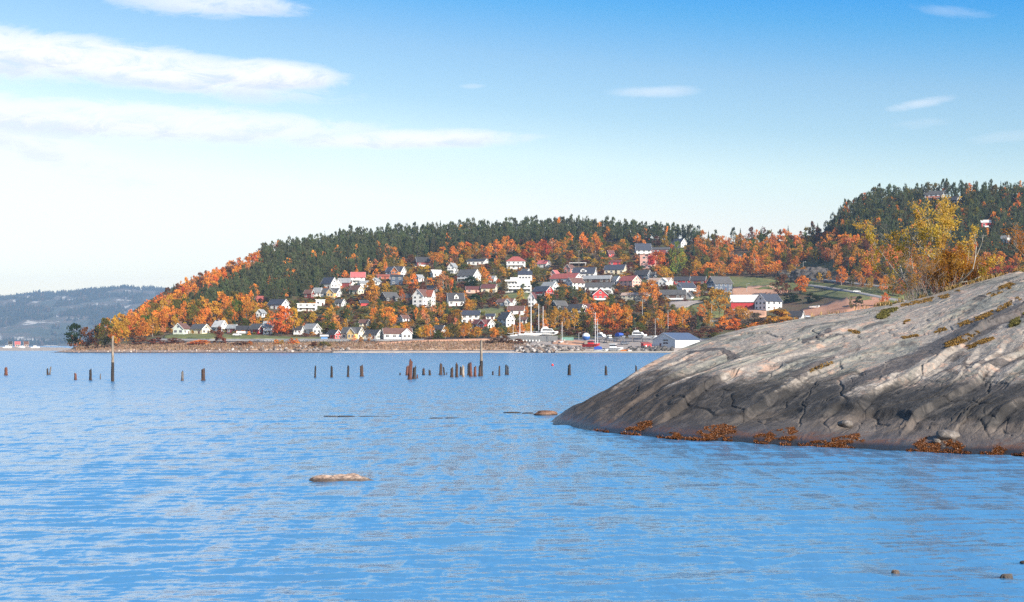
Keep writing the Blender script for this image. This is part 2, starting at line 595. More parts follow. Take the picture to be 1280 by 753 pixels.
def build_far():
    px = np.linspace(-1400, 2600, 420)
    D = np.concatenate([[FAR0 - 40.0], np.linspace(FAR0, FAR0 + 2300, 130), np.linspace(FAR0 + 2330, FAR0 + 3400, 14)])
    P, DD = np.meshgrid(px, D)
    Z = far_z(P, DD)
    V = np.stack([(P - 640) / F * DD, DD, Z], -1).reshape(-1, 3)
    obj('far_ridge', npmesh('far_ridge', V, grid_faces(len(D), len(px)), [mat_far()], True), kind='structure')
    # the wood on it, seen only as a texture of crowns
    rng = np.random.default_rng(77)
    n = 26000
    p = rng.uniform(-150, 340, n)
    d = FAR0 + 30 + 2290 * rng.random(n)
    keep = fbm((p - 640) / F * d / 150, d / 150, 71, 3) > 0.02
    p, d = p[keep], d[keep]
    z = far_z(p, d)
    h = rng.uniform(15, 30, len(p))
    r = h * rng.uniform(0.16, 0.3, len(p))
    base = np.stack([(p - 640) / F * d, d, z - 1], 1)
    k = 5
    ang = rng.uniform(0, 6.28, len(p))
    ring = [base + np.stack([r * np.cos(ang + 6.283 * i / k), r * np.sin(ang + 6.283 * i / k), h * 0.12], 1) for i in range(k)]
    V = np.stack(ring + [base + np.stack([h * 0, h * 0, h], 1)], 1).reshape(-1, 3)
    b = np.arange(len(p))[:, None] * (k + 1)
    fc = np.concatenate([np.concatenate([b + i, b + (i + 1) % k, b + k], 1) for i in range(k)])
    cc = np.array([(0.015, 0.03, 0.018), (0.022, 0.036, 0.02), (0.03, 0.04, 0.02), (0.10, 0.055, 0.025), (0.07, 0.055, 0.025)])[rng.choice(5, len(p), p=[.34, .3, .2, .08, .08])]
    me = npmesh('far_wood', V, fc, [M_MASS])
    attr(me, 'tint', np.repeat(np.concatenate([cc, np.ones((len(p), 1))], 1), k + 1, 0), 'FLOAT_COLOR')
    obj('far_wood', me, kind='stuff', label='blue hazed wood covering the low mountain across the fjord', category='wood')
    # low spit with the bare grey shore in front of it
    px = np.linspace(-900, 120, 120)
    D = np.linspace(930, 1250, 24)
    P, DD = np.meshgrid(px, D)
    s = (DD - 930) / 320.0
    lo = np.interp(P, [-900, 40, 80, 100, 120], [1, 1, 0.8, 0.3, -0.4])
    Z = lo * (2.8 * np.sin(np.pi * np.clip(s, 0, 1)) ** 0.6) - 0.4 + 0.25 * fbm(P / 8, DD / 20, 12, 3)
    V = np.stack([(P - 640) / F * DD, DD, Z], -1).reshape(-1, 3)
    obj('sand_spit', npmesh('sand_spit', V, grid_faces(24, 120), [M_SHINGLE], True), kind='structure')


# foliage material for masses, tint per point (each tree its own leaf colour)
def mat_leaf(name, source):
    m, t = mat(name)
    if source == 'mass':
        c = t.n('ShaderNodeAttribute', attribute_name='tint').outputs[0]
    else:
        c = t.n('ShaderNodeObjectInfo').outputs['Color']
    tc = t.n('ShaderNodeTexCoord')
    nz = t.noise(tc.outputs['Object'], 1.3, 3.0, 0.7)
    f = t.maprange(nz, 0.3, 0.7, 0.75, 1.25)
    c2 = t.mix(1.0, c, t.n('ShaderNodeCombineColor', ins={0: f, 1: f, 2: f}).outputs[0], 'MULTIPLY')
    hs = t.n('ShaderNodeHueSaturation', ins={'Hue': t.maprange(t.noise(tc.outputs['Object'], 0.55, 2.0), 0.3, 0.7, 0.485, 0.518), 'Saturation': 1.0, 'Color': c2})
    d = t.n('ShaderNodeBsdfDiffuse', ins={'Color': hs.outputs[0], 'Roughness': 0.8})
    tr = t.n('ShaderNodeBsdfTranslucent', ins={'Color': hs.outputs[0]})
    mx = t.n('ShaderNodeMixShader', ins={0: 0.42})
    t.link(d.outputs[0], mx.inputs[1])
    t.link(tr.outputs[0], mx.inputs[2])
    return finish(m, t, mx.outputs[0])


M_MASS = mat_leaf('foliage_of_many_trees', 'mass')
M_LEAF = mat_leaf('foliage', 'object')
M_BARK = paint('bark', (0.11, 0.09, 0.075), 0.95, 0.4, 3.0)
M_BIRCH = paint('birch_bark', (0.42, 0.38, 0.34), 0.9, 0.5, 4.0)
build_far()


# ------------------------------------------------------------------ water
def mat_water():
    m, t = mat('fjord_water')
    tc = t.n('ShaderNodeTexCoord')
    mp = t.n('ShaderNodeMapping', ins={'Vector': tc.outputs['Object'], 'Rotation': (0, 0, R(12)), 'Scale': (0.55, 1.0, 1.0)})
    a = t.noise(mp.outputs[0], 0.75, 3.0, 0.6, 0.3)
    b = t.noise(mp.outputs[0], 6.0, 3.0, 0.65, 0.2)
    c = t.noise(mp.outputs[0], 0.16, 2.0, 0.5)
    gust = t.maprange(t.noise(tc.outputs['Object'], 0.035, 3.0, 0.55), 0.32, 0.68, WAVE_CALM, 1.0)
    h = t.math('ADD', t.math('MULTIPLY', a, 0.30), t.math('MULTIPLY', b, 0.07))
    h = t.math('ADD', h, t.math('MULTIPLY', c, 0.5))
    h = t.math('MULTIPLY', h, gust)
    # short crested chop, down to waves finer than the sheet: leans the facets, never flattens out with distance
    g1 = t.noise(t.n('ShaderNodeMapping', ins={'Vector': tc.outputs['Object'], 'Scale': (1.5, 0.30, 1.0)}).outputs[0], 1.0, 7.0, 0.75, 0.3)
    g2 = t.noise(t.n('ShaderNodeMapping', ins={'Vector': tc.outputs['Object'], 'Scale': (0.9, 0.26, 1.0), 'Location': (7, 3, 0)}).outputs[0], 1.0, 5.0, 0.7, 0.3)
    lean = t.n('ShaderNodeCombineXYZ', ins={0: t.math('MULTIPLY', t.math('SUBTRACT', g2, 0.5), LEAN * 0.6), 1: t.math('MINIMUM', t.math('MULTIPLY', t.math('SUBTRACT', LEAN_BIAS, g1), LEAN), 0.03), 2: 0.0}).outputs[0]
    geo = t.n('ShaderNodeNewGeometry')
    vadd = t.n('ShaderNodeVectorMath', operation='ADD')
    t.link(geo.outputs['Normal'], vadd.inputs[0])
    t.link(lean, vadd.inputs[1])
    vn = t.n('ShaderNodeVectorMath', operation='NORMALIZE')
    t.link(vadd.outputs[0], vn.inputs[0])
    chop = t.noise(t.n('ShaderNodeMapping', ins={'Vector': tc.outputs['Object'], 'Scale': (1.3, 0.36, 1.0)}).outputs[0], 1.0, 3.0, 0.6, 0.4)
    h = t.math('ADD', h, t.math('MULTIPLY', chop, WAVE_CHOP))
    bp = t.n('ShaderNodeBump', ins={'Strength': 1.0, 'Distance': WAVE_BUMP, 'Height': h})
    t.link(vn.outputs[0], bp.inputs['Normal'])
    p = t.n('ShaderNodeBsdfPrincipled', ins={'Base Color': WATER_COL, 'Roughness': t.n('ShaderNodeAttribute', attribute_name='ripple').outputs['Fac'], 'IOR': WATER_IOR})
    p.inputs['Specular IOR Level'].default_value = 0.5
    t.link(bp.outputs[0], p.inputs['Normal'])
    return finish(m, t, p.outputs[0])


WATER_IOR = 2.7
WATER_COL = (0.06, 0.205, 0.385, 1)
WAVE_BUMP = 0.22
WAVE_CALM = 0.55
WAVE_CHOP = 0.12
LEAN = 0.8
LEAN_BIAS = 0.49


def build_water():
    uu = np.concatenate([np.linspace(-1.6, -0.47, 60)[:-1], np.linspace(-0.47, 0.47, 950), np.linspace(0.47, 1.6, 60)[1:]])
    D = np.concatenate([[-60.0, -20.0], 11.5 * (170 / 11.5) ** np.linspace(0, 1, 1000), 170 * (10700 / 170) ** np.linspace(0.012, 1, 70)])
    U, DD = np.meshgrid(uu, D)
    X = np.where(DD < 5, U * 60, U * DD)
    rng = np.random.default_rng(5)
    Z = np.zeros_like(X)
    for i in range(130):
        lam = 0.15 * (0.85 / 0.15) ** rng.random() if i < 100 else 0.85 * (3.4 / 0.85) ** rng.random()
        th = R(95) + rng.normal(0, 0.30 if lam > .4 else 0.45)
        kx, ky = math.cos(th) * 2 * math.pi / lam, math.sin(th) * 2 * math.pi / lam
        amp = (0.0052 if i < 100 else 0.0030) * lam ** 0.95
        fade = np.clip(1.25 - DD * 0.0028 / lam * 2.6, 0, 1)
        Z += amp * fade * np.sin(kx * X + ky * DD + rng.uniform(0, 6.28))
    patch = 0.75 + 0.7 * fbm(X / 14.0, DD / 22.0, 91, 2)
    Z = np.where(DD < 10, 0, Z * np.clip(patch, 0.25, 1.4)) * WAVE_AMP
    V = np.stack([X, DD, Z], -1).reshape(-1, 3)
    me = npmesh('water', V, grid_faces(len(D), len(uu)), [mat_water()], True)
    # ripples too fine for the sheet itself roughen its surface
    attr(me, 'ripple', 0.13 + 0.12 * sstep(DD, 25, 150))
    return obj('water', me, kind='structure')


WAVE_AMP = 0.6
build_water()


# ------------------------------------------------------------------ the big shore rock
K_D0 = cols((660, 64.6), (690, 63.5), (750, 57.6), (830, 53.6), (880, 52), (930, 51), (1000, 49.5), (1140, 47), (1280, 45), (1500, 41), (2100, 34))
K_D1 = cols((660, 65), (690, 64.6), (720, 64.5), (760, 65.5), (800, 67), (830, 69), (900, 74), (985, 78), (1060, 80), (1130, 82), (1280, 85), (1600, 88), (2100, 92))
K_TY = cols((660, 534), (690, 528), (705, 517), (720, 508), (760, 487), (800, 462), (830, 446), (870, 429), (900, 418), (940, 408), (985, 401), (1030, 394), (1060, 390), (1095, 384),
            (1130, 378), (1160, 371), (1200, 358), (1240, 348), (1280, 340), (1400, 318), (1600, 292), (2100, 262))


DYKES = [  # dark basalt bands crossing the face, from the photo: path, width in px at either end
    ([(1000, 512), (1050, 494), (1090, 476), (1130, 458), (1165, 438), (1195, 424), (1240, 402), (1290, 384)], 11, 13),
    ([(996, 474), (1018, 462), (1042, 452)], 7, 3), ([(1160, 470), (1200, 462), (1250, 455), (1290, 448)], 2.5, 4), ([(880, 492), (930, 500), (980, 505), (1040, 508)], 13, 9),
    ([(790, 500), (840, 490), (900, 486)], 8, 14), ([(1180, 500), (1230, 490), (1290, 500)], 12, 18), ([(860, 440), (900, 436), (915, 444)], 4, 6), ([(1010, 430), (1040, 420), (1055, 424)], 5, 5)]
CLEFTS = [
    ([(1035, 506), (1080, 514), (1130, 521), (1165, 536), (1185, 540)], 2.6), ([(1185, 540), (1205, 520), (1240, 524), (1262, 540), (1290, 545)], 2.8), ([(1000, 556), (996, 530), (1003, 505), (1022, 480)], 2.6),
    ([(1205, 524), (1225, 500), (1240, 480), (1290, 462)], 2.2), ([(1140, 480), (1152, 462), (1166, 448), (1185, 436)], 2.4), ([(1040, 520), (1052, 540), (1070, 520)], 2.0), ([(1180, 560), (1210, 548), (1240, 562), (1260, 566)], 1.6),
    ([(985, 470), (1030, 462), (1075, 440)], 1.3), ([(1057, 458), (1068, 490)], 1.0), ([(1075, 448), (1084, 484)], 1.0), ([(1105, 452), (1109, 478)], 1.2), ([(1205, 440), (1218, 470)], 1.0), ([(1230, 455), (1196, 470)], 1.0), ([(1120, 404), (1160, 396), (1200, 380)], 1.1),
    ([(1150, 420), (1190, 396), (1240, 372), (1284, 350)], 1.2), ([(800, 520), (830, 500), (850, 492)], 1.3), ([(758, 512), (790, 498), (800, 480)], 1.0), ([(905, 470), (950, 455), (1000, 448)], 1.0), ([(920, 530), (960, 505), (985, 490)], 1.4)]


def cells(x, y, seed):
    """nearest and second nearest feature point: (offset x, offset y, two random numbers, border 0 at an edge)"""
    ix, iy = np.floor(x), np.floor(y)
    d1 = np.full(x.shape, 9.0)
    d2 = np.full(x.shape, 9.0)
    ox, oy, r1, r2 = (np.zeros(x.shape) for _ in range(4))
    for i in (-1, 0, 1):
        for j in (-1, 0, 1):
            cx, cy = ix + i, iy + j
            fx = cx + _h(cx, cy, seed)
            fy = cy + _h(cx, cy, seed + 1)
            d = np.hypot(x - fx, y - fy)
            near = d < d1
            d2 = np.where(near, d1, np.minimum(d2, d))
            ox, oy = np.where(near, x - fx, ox), np.where(near, y - fy, oy)
            r1, r2 = np.where(near, _h(cx, cy, seed + 2), r1), np.where(near, _h(cx, cy, seed + 3), r2)
            d1 = np.minimum(d1, d)
    return ox, oy, r1, r2, d2 - d1


def build_rock():
    px = np.concatenate([np.linspace(664, 1310, 700), np.linspace(1313, 2100, 110)])
    t = np.concatenate([np.linspace(-0.10, 0, 22)[:-1], np.linspace(0, 0.35, 230)[:-1], np.linspace(0.35, 1.0, 210)[:-1], np.linspace(1, 1.9, 40)])
    P, T = np.meshgrid(px, t)
    D0, D1 = K_D0(P), K_D1(P)
    D = np.where(T <= 1, D0 + (D1 - D0) * T, D1 + (T - 1) * 30)
    X = (P - 640) / F * D
    Zc = CH + (HZ - K_TY(P)) / F * D1
    tt = np.clip(T, 0, 1)
    front = Zc * (0.55 * tt ** 0.85 + 0.45 * (1 - (1 - tt) ** 2.1))
    back = Zc - np.clip(T - 1, 0, 1) ** 1.5 * (Zc + 1.6) * 1.2
    Z = np.where(T < 0, T * 9, np.where(T <= 1, front, back))
    # fabric of the gneiss: beds that strike away to the right, cut by joints
    sx, sy = 0.63, 0.78
    wx = 1.1 * fbm(X / 6.0, D / 6.0, 101, 3)
    a = X * sx + D * sy                     # along strike
    q = X * sy - D * sx + wx                # across strike
    body = sstep(Z, 0.25, 1.0) * sstep(P, 690, 860) * np.where(T > 1, 0.4, 1)
    big = 0.55 * fbm(a / 11.0, q / 5.0, 103, 3)
    lay = q / 3.3 + 0.45 * fbm(a / 12.0, q / 6.0, 107, 3)
    fr = lay - np.floor(lay)
    saw = np.where(fr < 0.92, fr / 0.92, (1 - fr) / 0.08) - 0.5
    lay2 = q / 0.95 + 0.8 * fbm(a / 5.0, q / 2.0, 109, 3)
    fr2 = lay2 - np.floor(lay2)
    saw2 = np.where(fr2 < 0.8, fr2 / 0.8, (1 - fr2) / 0.2) - 0.5
    m1 = sstep(fbm(X / 8.0, D / 8.0, 111, 2), -0.15, 0.3)
    m2 = sstep(fbm(X / 4.0, D / 4.0, 113, 2), -0.1, 0.35)
    rough = 0.06 * fbm(a / 2.4, q / 1.0, 117, 5, 0.6) + 0.03 * fbm(X / 0.34, D / 0.34, 119, 4, 0.6)
    # joints: narrow clefts along wandering lines
    def lines(x, y, seed, w):
        n = fbm(x, y, seed, 3, 0.45)
        g = np.abs(n) / (np.hypot(*np.gradient(n)) + 1e-6)     # about cells to the line
        return np.exp(-(n / w) ** 2)
    c1 = lines(a / 7.0, q / 2.6, 121, 0.012) * sstep(fbm(X / 5, D / 5, 131, 2), -0.1, 0.15)
    c2 = lines(a / 1.9, q / 6.0, 123, 0.016) * sstep(fbm(X / 4, D / 4, 133, 2), 0.0, 0.2)
    c3 = lines(X / 3.6, D / 3.0, 127, 0.02) * sstep(2.6 - Z, 0.0, 1.0)
    # blocky ledge above the tide line on the right
    ledge = sstep(P, 960, 1080) * (0.34 * sstep(Z + 0.9 * fbm(X / 3.0, D / 3.0, 137, 4), 0.8, 1.1) - 0.26 * sstep(Z, 1.05, 2.4))
    crack = np.clip(np.maximum(np.maximum(c1, c2 * 0.8), c3), 0, 1) * body
    # mapped features: where each point of the surface lies on the survey of the face
    Rw = HZ - (Z - CH) / D * F
    wq = 9 * fbm(X / 2.2, D / 2.2, 151, 4, .6)
    def along(pts, w0, w1):
        best = np.full(X.shape, 9.0)
        for i in range(len(pts) - 1):
            (ax, ay), (bx, by) = pts[i], pts[i + 1]
            dx, dy = bx - ax, by - ay
            tt_ = np.clip(((P - ax) * dx + (Rw - ay) * dy) / (dx * dx + dy * dy), 0, 1)
            f_ = (i + tt_) / (len(pts) - 1)
            wd = w0 + (w1 - w0) * f_
            best = np.minimum(best, np.hypot(P - ax - tt_ * dx + wq, (Rw - ay - tt_ * dy) * 1.25 + wq * .6) / wd)
        return best
    front_only = (T < 0.98)
    dy = np.zeros(X.shape)
    for pts, w0, w1 in DYKES:
        dy = np.maximum(dy, 1 - sstep(along(pts, w0, w1), 0.5, 1.3))
    dy = dy * front_only
    for pts, w in CLEFTS:
        crack = np.maximum(crack, np.exp(-along(pts, w * .45, w * .45) ** 2) * front_only)
    # a raised dark dyke and a shallow gully crossing the face, and the near slab at the left end
    dz = big * 0.45 + (0.26 * saw * m1 + 0.09 * saw2 * m2) + rough
    # broken slabs: each block tilts its own way
    wa, wq_ = a + 0.5 * fbm(X / 1.5, D / 1.5, 161, 3), q + 0.25 * fbm(X / 1.2, D / 1.2, 163, 3)
    ox, oy, r1, r2, bd = cells(wa / 6.0, wq_ / 1.9, 171)
    slab = (r1 - .5) * .17 + ox * (r2 - .5) * .42 + oy * (r1 + r2 - 1) * .30
    ox, oy, r1, r2, bd2 = cells(wa / 2.4, wq_ / .7, 181)
    slab2 = (r1 - .5) * .035 + ox * (r2 - .5) * .07 + oy * (r1 + r2 - 1) * .05
    low = 1 - sstep(Z, 1.6, 3.2)
    ms = np.clip(.12 + .8 * low + 1.4 * sstep(fbm(X / 6.0, D / 6.0, 167, 3), -.02, .25), 0, 1) * sstep(P, 800, 940)
    dz = dz + .5 * slab * ms + .5 * slab2 * np.clip(ms - .1, 0, 1)
    seam = np.maximum(np.exp(-(bd / .035) ** 2), .7 * np.exp(-(bd2 / .06) ** 2)) * np.clip(ms * 1.2 - .35, 0, 1) * sstep(fbm(X / 2.0, D / 2.0, 191, 3), -.12, .1)
    crack = np.clip(np.maximum(crack, .8 * seam * body), 0, 1)
    dz = dz * body + ledge * .55 * body - 0.05 * crack
    tip = (1 - sstep(P, 760, 900)) * sstep(Z, 0.05, 0.5)
    dz = dz + tip * (0.16 * fbm(a / 3.0, q / 1.2, 141, 3) + 0.05 * fbm(X / 0.5, D / 0.5, 143, 3))
    near_crest = 1 - 0.55 * np.exp(-((T - 1) / 0.10) ** 2)
    Z = Z + dz * near_crest
    wl = sstep(T, -0.02, 0.05)
    Z = Z + (1 - wl) * 0.12 * fbm(X / 1.2, D / 1.2, 145, 3)
    V = np.stack([X, D, Z], -1).reshape(-1, 3)
    me = npmesh('shore_rock', V, grid_faces(len(t), len(px)), [mat_rock()], True)
    attr(me, 'crack', crack)
    attr(me, 'dyke', dy)
    attr(me, 'across', q)
    attr(me, 'along', a)
    o = obj('shore_rock', me, kind='structure')
    return o, V, grid_faces(len(t), len(px))


def mat_rock():
    m, t = mat('banded_shore_rock')
    tc = t.n('ShaderNodeTexCoord')
    o = tc.outputs['Object']
    crack = t.n('ShaderNodeAttribute', attribute_name='crack').outputs['Fac']
    ac = t.n('ShaderNodeAttribute', attribute_name='across').outputs['Fac']
    al = t.n('ShaderNodeAttribute', attribute_name='along').outputs['Fac']
    sep = t.n('ShaderNodeSeparateXYZ', ins={0: o})
    x, y, z = sep.outputs
    st = t.n('ShaderNodeCombineXYZ', ins={0: t.math('MULTIPLY', al, 0.18), 1: ac, 2: 0.0}).outputs[0]     # streaks along the beds
    st2 = t.n('ShaderNodeCombineXYZ', ins={0: t.math('MULTIPLY', al, 0.6), 1: ac, 2: t.math('MULTIPLY', z, 0.6)}).outputs[0]
    s1 = t.noise(st, 0.75, 6.0, 0.62, 0.6)
    s2 = t.noise(st, 2.6, 5.0, 0.65, 0.5)
    s3 = t.noise(st2, 1.5, 6.0, 0.68, 0.8)
    n1 = t.noise(o, 0.7, 6.0, 0.65, 0.4)
    n2 = t.noise(o, 3.5, 6.0, 0.7, 0.3)
    n3 = t.noise(o, 16.0, 5.0, 0.75)
    # pale weathered gneiss with pinkish and greenish beds
    pale = t.ramp(t.math('ADD', t.math('MULTIPLY', s1, 0.4), t.math('MULTIPLY', n2, 0.6)),
                  [(0.30, (0.10, 0.09, 0.085)), (0.42, (0.21, 0.19, 0.175)), (0.51, (0.275, 0.237, 0.202)), (0.60, (0.38, 0.33, 0.285)), (0.72, (0.54, 0.48, 0.425))])
    pale = t.mix(t.math('MULTIPLY', t.maprange(s3, 0.53, 0.62), 0.7), pale, (0.47, 0.29, 0.205))
    pale = t.mix(t.math('MULTIPLY', t.maprange(s1, 0.50, 0.40), 0.45), pale, (0.19, 0.215, 0.175))
    # dark dykes and seepage stains along the beds
    dyke = t.math('MULTIPLY', t.maprange(s1, 0.425, 0.375), t.maprange(n1, 0.62, 0.45))
    col = t.mix(t.math('MULTIPLY', dyke, 0.8), pale, (0.065, 0.058, 0.058))
    stain = t.math('MULTIPLY', t.maprange(s2, 0.40, 0.33), t.maprange(n1, 0.40, 0.55))
    col = t.mix(t.math('MULTIPLY', stain, 0.7), col, (0.075, 0.065, 0.06))
    stain2 = t.math('MULTIPLY', t.maprange(t.noise(st2, 0.42, 6.0, 0.7, 1.0), 0.46, 0.36), t.maprange(z, 4.6, 2.6))
    col = t.mix(t.math('MULTIPLY', stain2, 0.85), col, (0.055, 0.042, 0.036))
    # lichen crust of the upper rock: fine dark and pale specks
    col = t.mix(t.math('MULTIPLY', t.maprange(n3, 0.55, 0.70), 0.5), col, (0.10, 0.095, 0.09))
    col = t.mix(t.math('MULTIPLY', t.maprange(n3, 0.40, 0.28), 0.45), col, (0.55, 0.52, 0.48))
    # splash zone: black lichen band over the brown, worn tidal slab
    zz = t.math('ADD', z, t.math('MULTIPLY', t.math('SUBTRACT', s1, 0.5), 2.4))
    zz = t.math('ADD', zz, t.math('MULTIPLY', t.math('SUBTRACT', n2, 0.5), 0.9))
    band = t.ramp(s3, [(0.35, (0.014, 0.013, 0.013)), (0.5, (0.030, 0.027, 0.026)), (0.64, (0.075, 0.066, 0.059))])
    tip = t.maprange(x, 9.0, 4.0)
    band = t.mix(t.math('MULTIPLY', tip, 0.75), band, t.ramp(s3, [(0.35, (0.03, 0.023, 0.019)), (0.5, (0.065, 0.047, 0.037)), (0.65, (0.115, 0.082, 0.062))]))
    slab = t.ramp(t.math('ADD', t.math('MULTIPLY', s2, 0.5), t.math('MULTIPLY', n1, 0.5)),
                  [(0.35, (0.055, 0.045, 0.039)), (0.5, (0.125, 0.10, 0.085)), (0.65, (0.20, 0.165, 0.14))])
    dk = t.n('ShaderNodeAttribute', attribute_name='dyke').outputs['Fac']
    col = t.mix(t.math('MULTIPLY', t.maprange(t.math('ADD', dk, t.math('MULTIPLY', t.math('SUBTRACT', n2, 0.5), 1.2)), 0.42, 0.60), 0.85), col, t.ramp(n2, [(0.35, (0.035, 0.031, 0.033)), (0.6, (0.085, 0.074, 0.074))]))
    col = t.mix(t.maprange(zz, 2.55, 1.7), col, band)
    zl = t.math('ADD', z, t.math('MULTIPLY', t.math('SUBTRACT', n1, 0.5), 1.3))
    col = t.mix(t.math('MULTIPLY', t.maprange(zl, 1.0, 0.75), t.maprange(x, 7.0, 12.5, 0.15, 0.85)), col, slab)
    alga = t.math('MULTIPLY', t.maprange(t.math('ADD', z, t.math('MULTIPLY', t.math('SUBTRACT', n2, 0.5), 0.8)), 0.45, 0.2), t.maprange(n1, 0.40, 0.56))
    col = t.mix(t.math('MULTIPLY', alga, 0.8), col, (0.13, 0.05, 0.016))
    wet = t.maprange(z, 0.26, 0.10)
    col = t.mix(wet, col, (0.025, 0.022, 0.02))
    col = t.mix(t.math('MULTIPLY', crack, 0.6), col, (0.02, 0.018, 0.017))
    rough = t.maprange(z, 0.1, 0.8, 0.35, 0.88)
    p = t.n('ShaderNodeBsdfPrincipled', ins={'Base Color': col, 'Roughness': rough})
    h = t.math('ADD', t.math('MULTIPLY', s2, 0.35), t.math('MULTIPLY', n2, 0.3))
    h = t.math('ADD', h, t.math('MULTIPLY', n3, 0.16))
    h = t.math('SUBTRACT', h, t.math('MULTIPLY', crack, 0.3))
    bp = t.n('ShaderNodeBump', ins={'Strength': 0.8, 'Distance': 0.20, 'Height': h})
    t.link(bp.outputs[0], p.inputs['Normal'])
    return finish(m, t, p.outputs[0])


rock_obj, _rv, _rf = build_rock()
ROCK = BVHTree.FromPolygons([Vector(v) for v in _rv], [tuple(f) for f in _rf.tolist()])


def rock_at(px, py):
    """photo pixel -> first point of the shore rock along that sight line"""
    d = Vector(((px - 640) / F, 1.0, (HZ - py) / F)).normalized()
    hit = ROCK.ray_cast(Vector((0, 0, CH)), d)
    return hit[0], hit[1]


def rock_down(x, y):
    hit = ROCK.ray_cast(Vector((x, y, 60)), Vector((0, 0, -1)))
    return hit[0]


# ------------------------------------------------------------------ autumn air
def build_haze():
    b = MB().box(-9800, 11500, -70, 10900, -6, 520)
    m, t = mat('autumn_haze')
    v = t.n('ShaderNodeVolumePrincipled', ins={'Color': HAZE_COL, 'Density': HAZE_DENS, 'Anisotropy': 0.0})
    o = t.n('ShaderNodeOutputMaterial')
    t.link(v.outputs[0], o.inputs['Volume'])
    return b.build('haze', m, kind='stuff')


HAZE_DENS = 0.7e-4
HAZE_COL = (0.46, 0.68, 1.0, 1)
build_haze()
# ================================================================== THE VILLAGE
RECTS = []          # (x0, y0, x1, y1, base) of everything trees should not stand in front of
MARKS = []          # (short name, px, base, half width) landmarks for the labels of trees

WALLC = dict(white=(0.78, 0.77, 0.74), offwhite=(0.66, 0.66, 0.61), cream=(0.74, 0.64, 0.46), yellow=(0.78, 0.52, 0.20), orange=(0.72, 0.24, 0.07), red=(0.50, 0.035, 0.035),
             darkred=(0.20, 0.035, 0.03), rust=(0.42, 0.11, 0.06), pink=(0.72, 0.40, 0.32), grey=(0.42, 0.43, 0.43), palegrey=(0.58, 0.60, 0.61), navy=(0.06, 0.085, 0.13), brown=(0.085, 0.05, 0.035),
             black=(0.03, 0.027, 0.027), beige=(0.48, 0.43, 0.33), blue=(0.10, 0.24, 0.48), green=(0.60, 0.65, 0.57), salmon=(0.62, 0.22, 0.17))
ROOFC = dict(slate=(0.085, 0.083, 0.084), navy=(0.045, 0.052, 0.075), dark=(0.045, 0.043, 0.048), brown=(0.14, 0.07, 0.055), maroon=(0.13, 0.045, 0.04), red=(0.33, 0.085, 0.07), pinkred=(0.45, 0.12, 0.12),
             grey=(0.27, 0.28, 0.29), pale=(0.60, 0.58, 0.56), rust=(0.30, 0.085, 0.05), white=(0.75, 0.75, 0.73), tan=(0.42, 0.30, 0.24))
M_TRIM = paint('white_trim', (0.80, 0.79, 0.77), 0.5, 0.08)
M_GLASS = paint('window_glass', (0.035, 0.042, 0.055), 0.12, 0.3)
M_CONC = paint('concrete', (0.36, 0.34, 0.32), 0.9, 0.25)
M_DOOR = paint('door_paint', (0.13, 0.05, 0.04), 0.5, 0.1)
M_STEEL = paint('galvanised_steel', (0.45, 0.46, 0.47), 0.45, 0.15, metal=0.4)
M_BRICK = paint('chimney_brick', (0.22, 0.12, 0.09), 0.9, 0.3)


def wall_mat(c):
    return paint('painted_boards_' + c, WALLC[c], 0.65, 0.14, 0.8)


def roof_mat(c):
    return paint('roof_' + c, ROOFC[c], 0.7, 0.25, 0.9)


_win = {}


def win_meshes(w, h):
    k = (round(w, 1), round(h, 1))
    if k not in _win:
        w, h = k
        f = MB()
        f.box(-w / 2 - .1, w / 2 + .1, -.06, .0, h / 2, h / 2 + .12).box(-w / 2 - .1, w / 2 + .1, -.08, .0, -h / 2 - .12, -h / 2)
        f.box(-w / 2 - .1, -w / 2, -.06, .0, -h / 2, h / 2).box(w / 2, w / 2 + .1, -.06, .0, -h / 2, h / 2).box(-.035, .035, -.05, .0, -h / 2, h / 2)
        _win[k] = (f.mesh('window', M_TRIM), MB().box(-w / 2, w / 2, -.03, .003, -h / 2, h / 2).mesh('pane', M_GLASS))
    return _win[k]


def window(parent, x, y, z, face, w=1.3, h=1.2):
    """face: 0 front (-y), 1 right (+x), 2 back, 3 left (-x)"""
    fm, pm = win_meshes(w, h)
    o = obj('window', fm, parent, (x, y, z))
    o.rotation_euler = (0, 0, [0, R(90), R(180), R(-90)][face])
    obj('pane', pm, o)
    return o


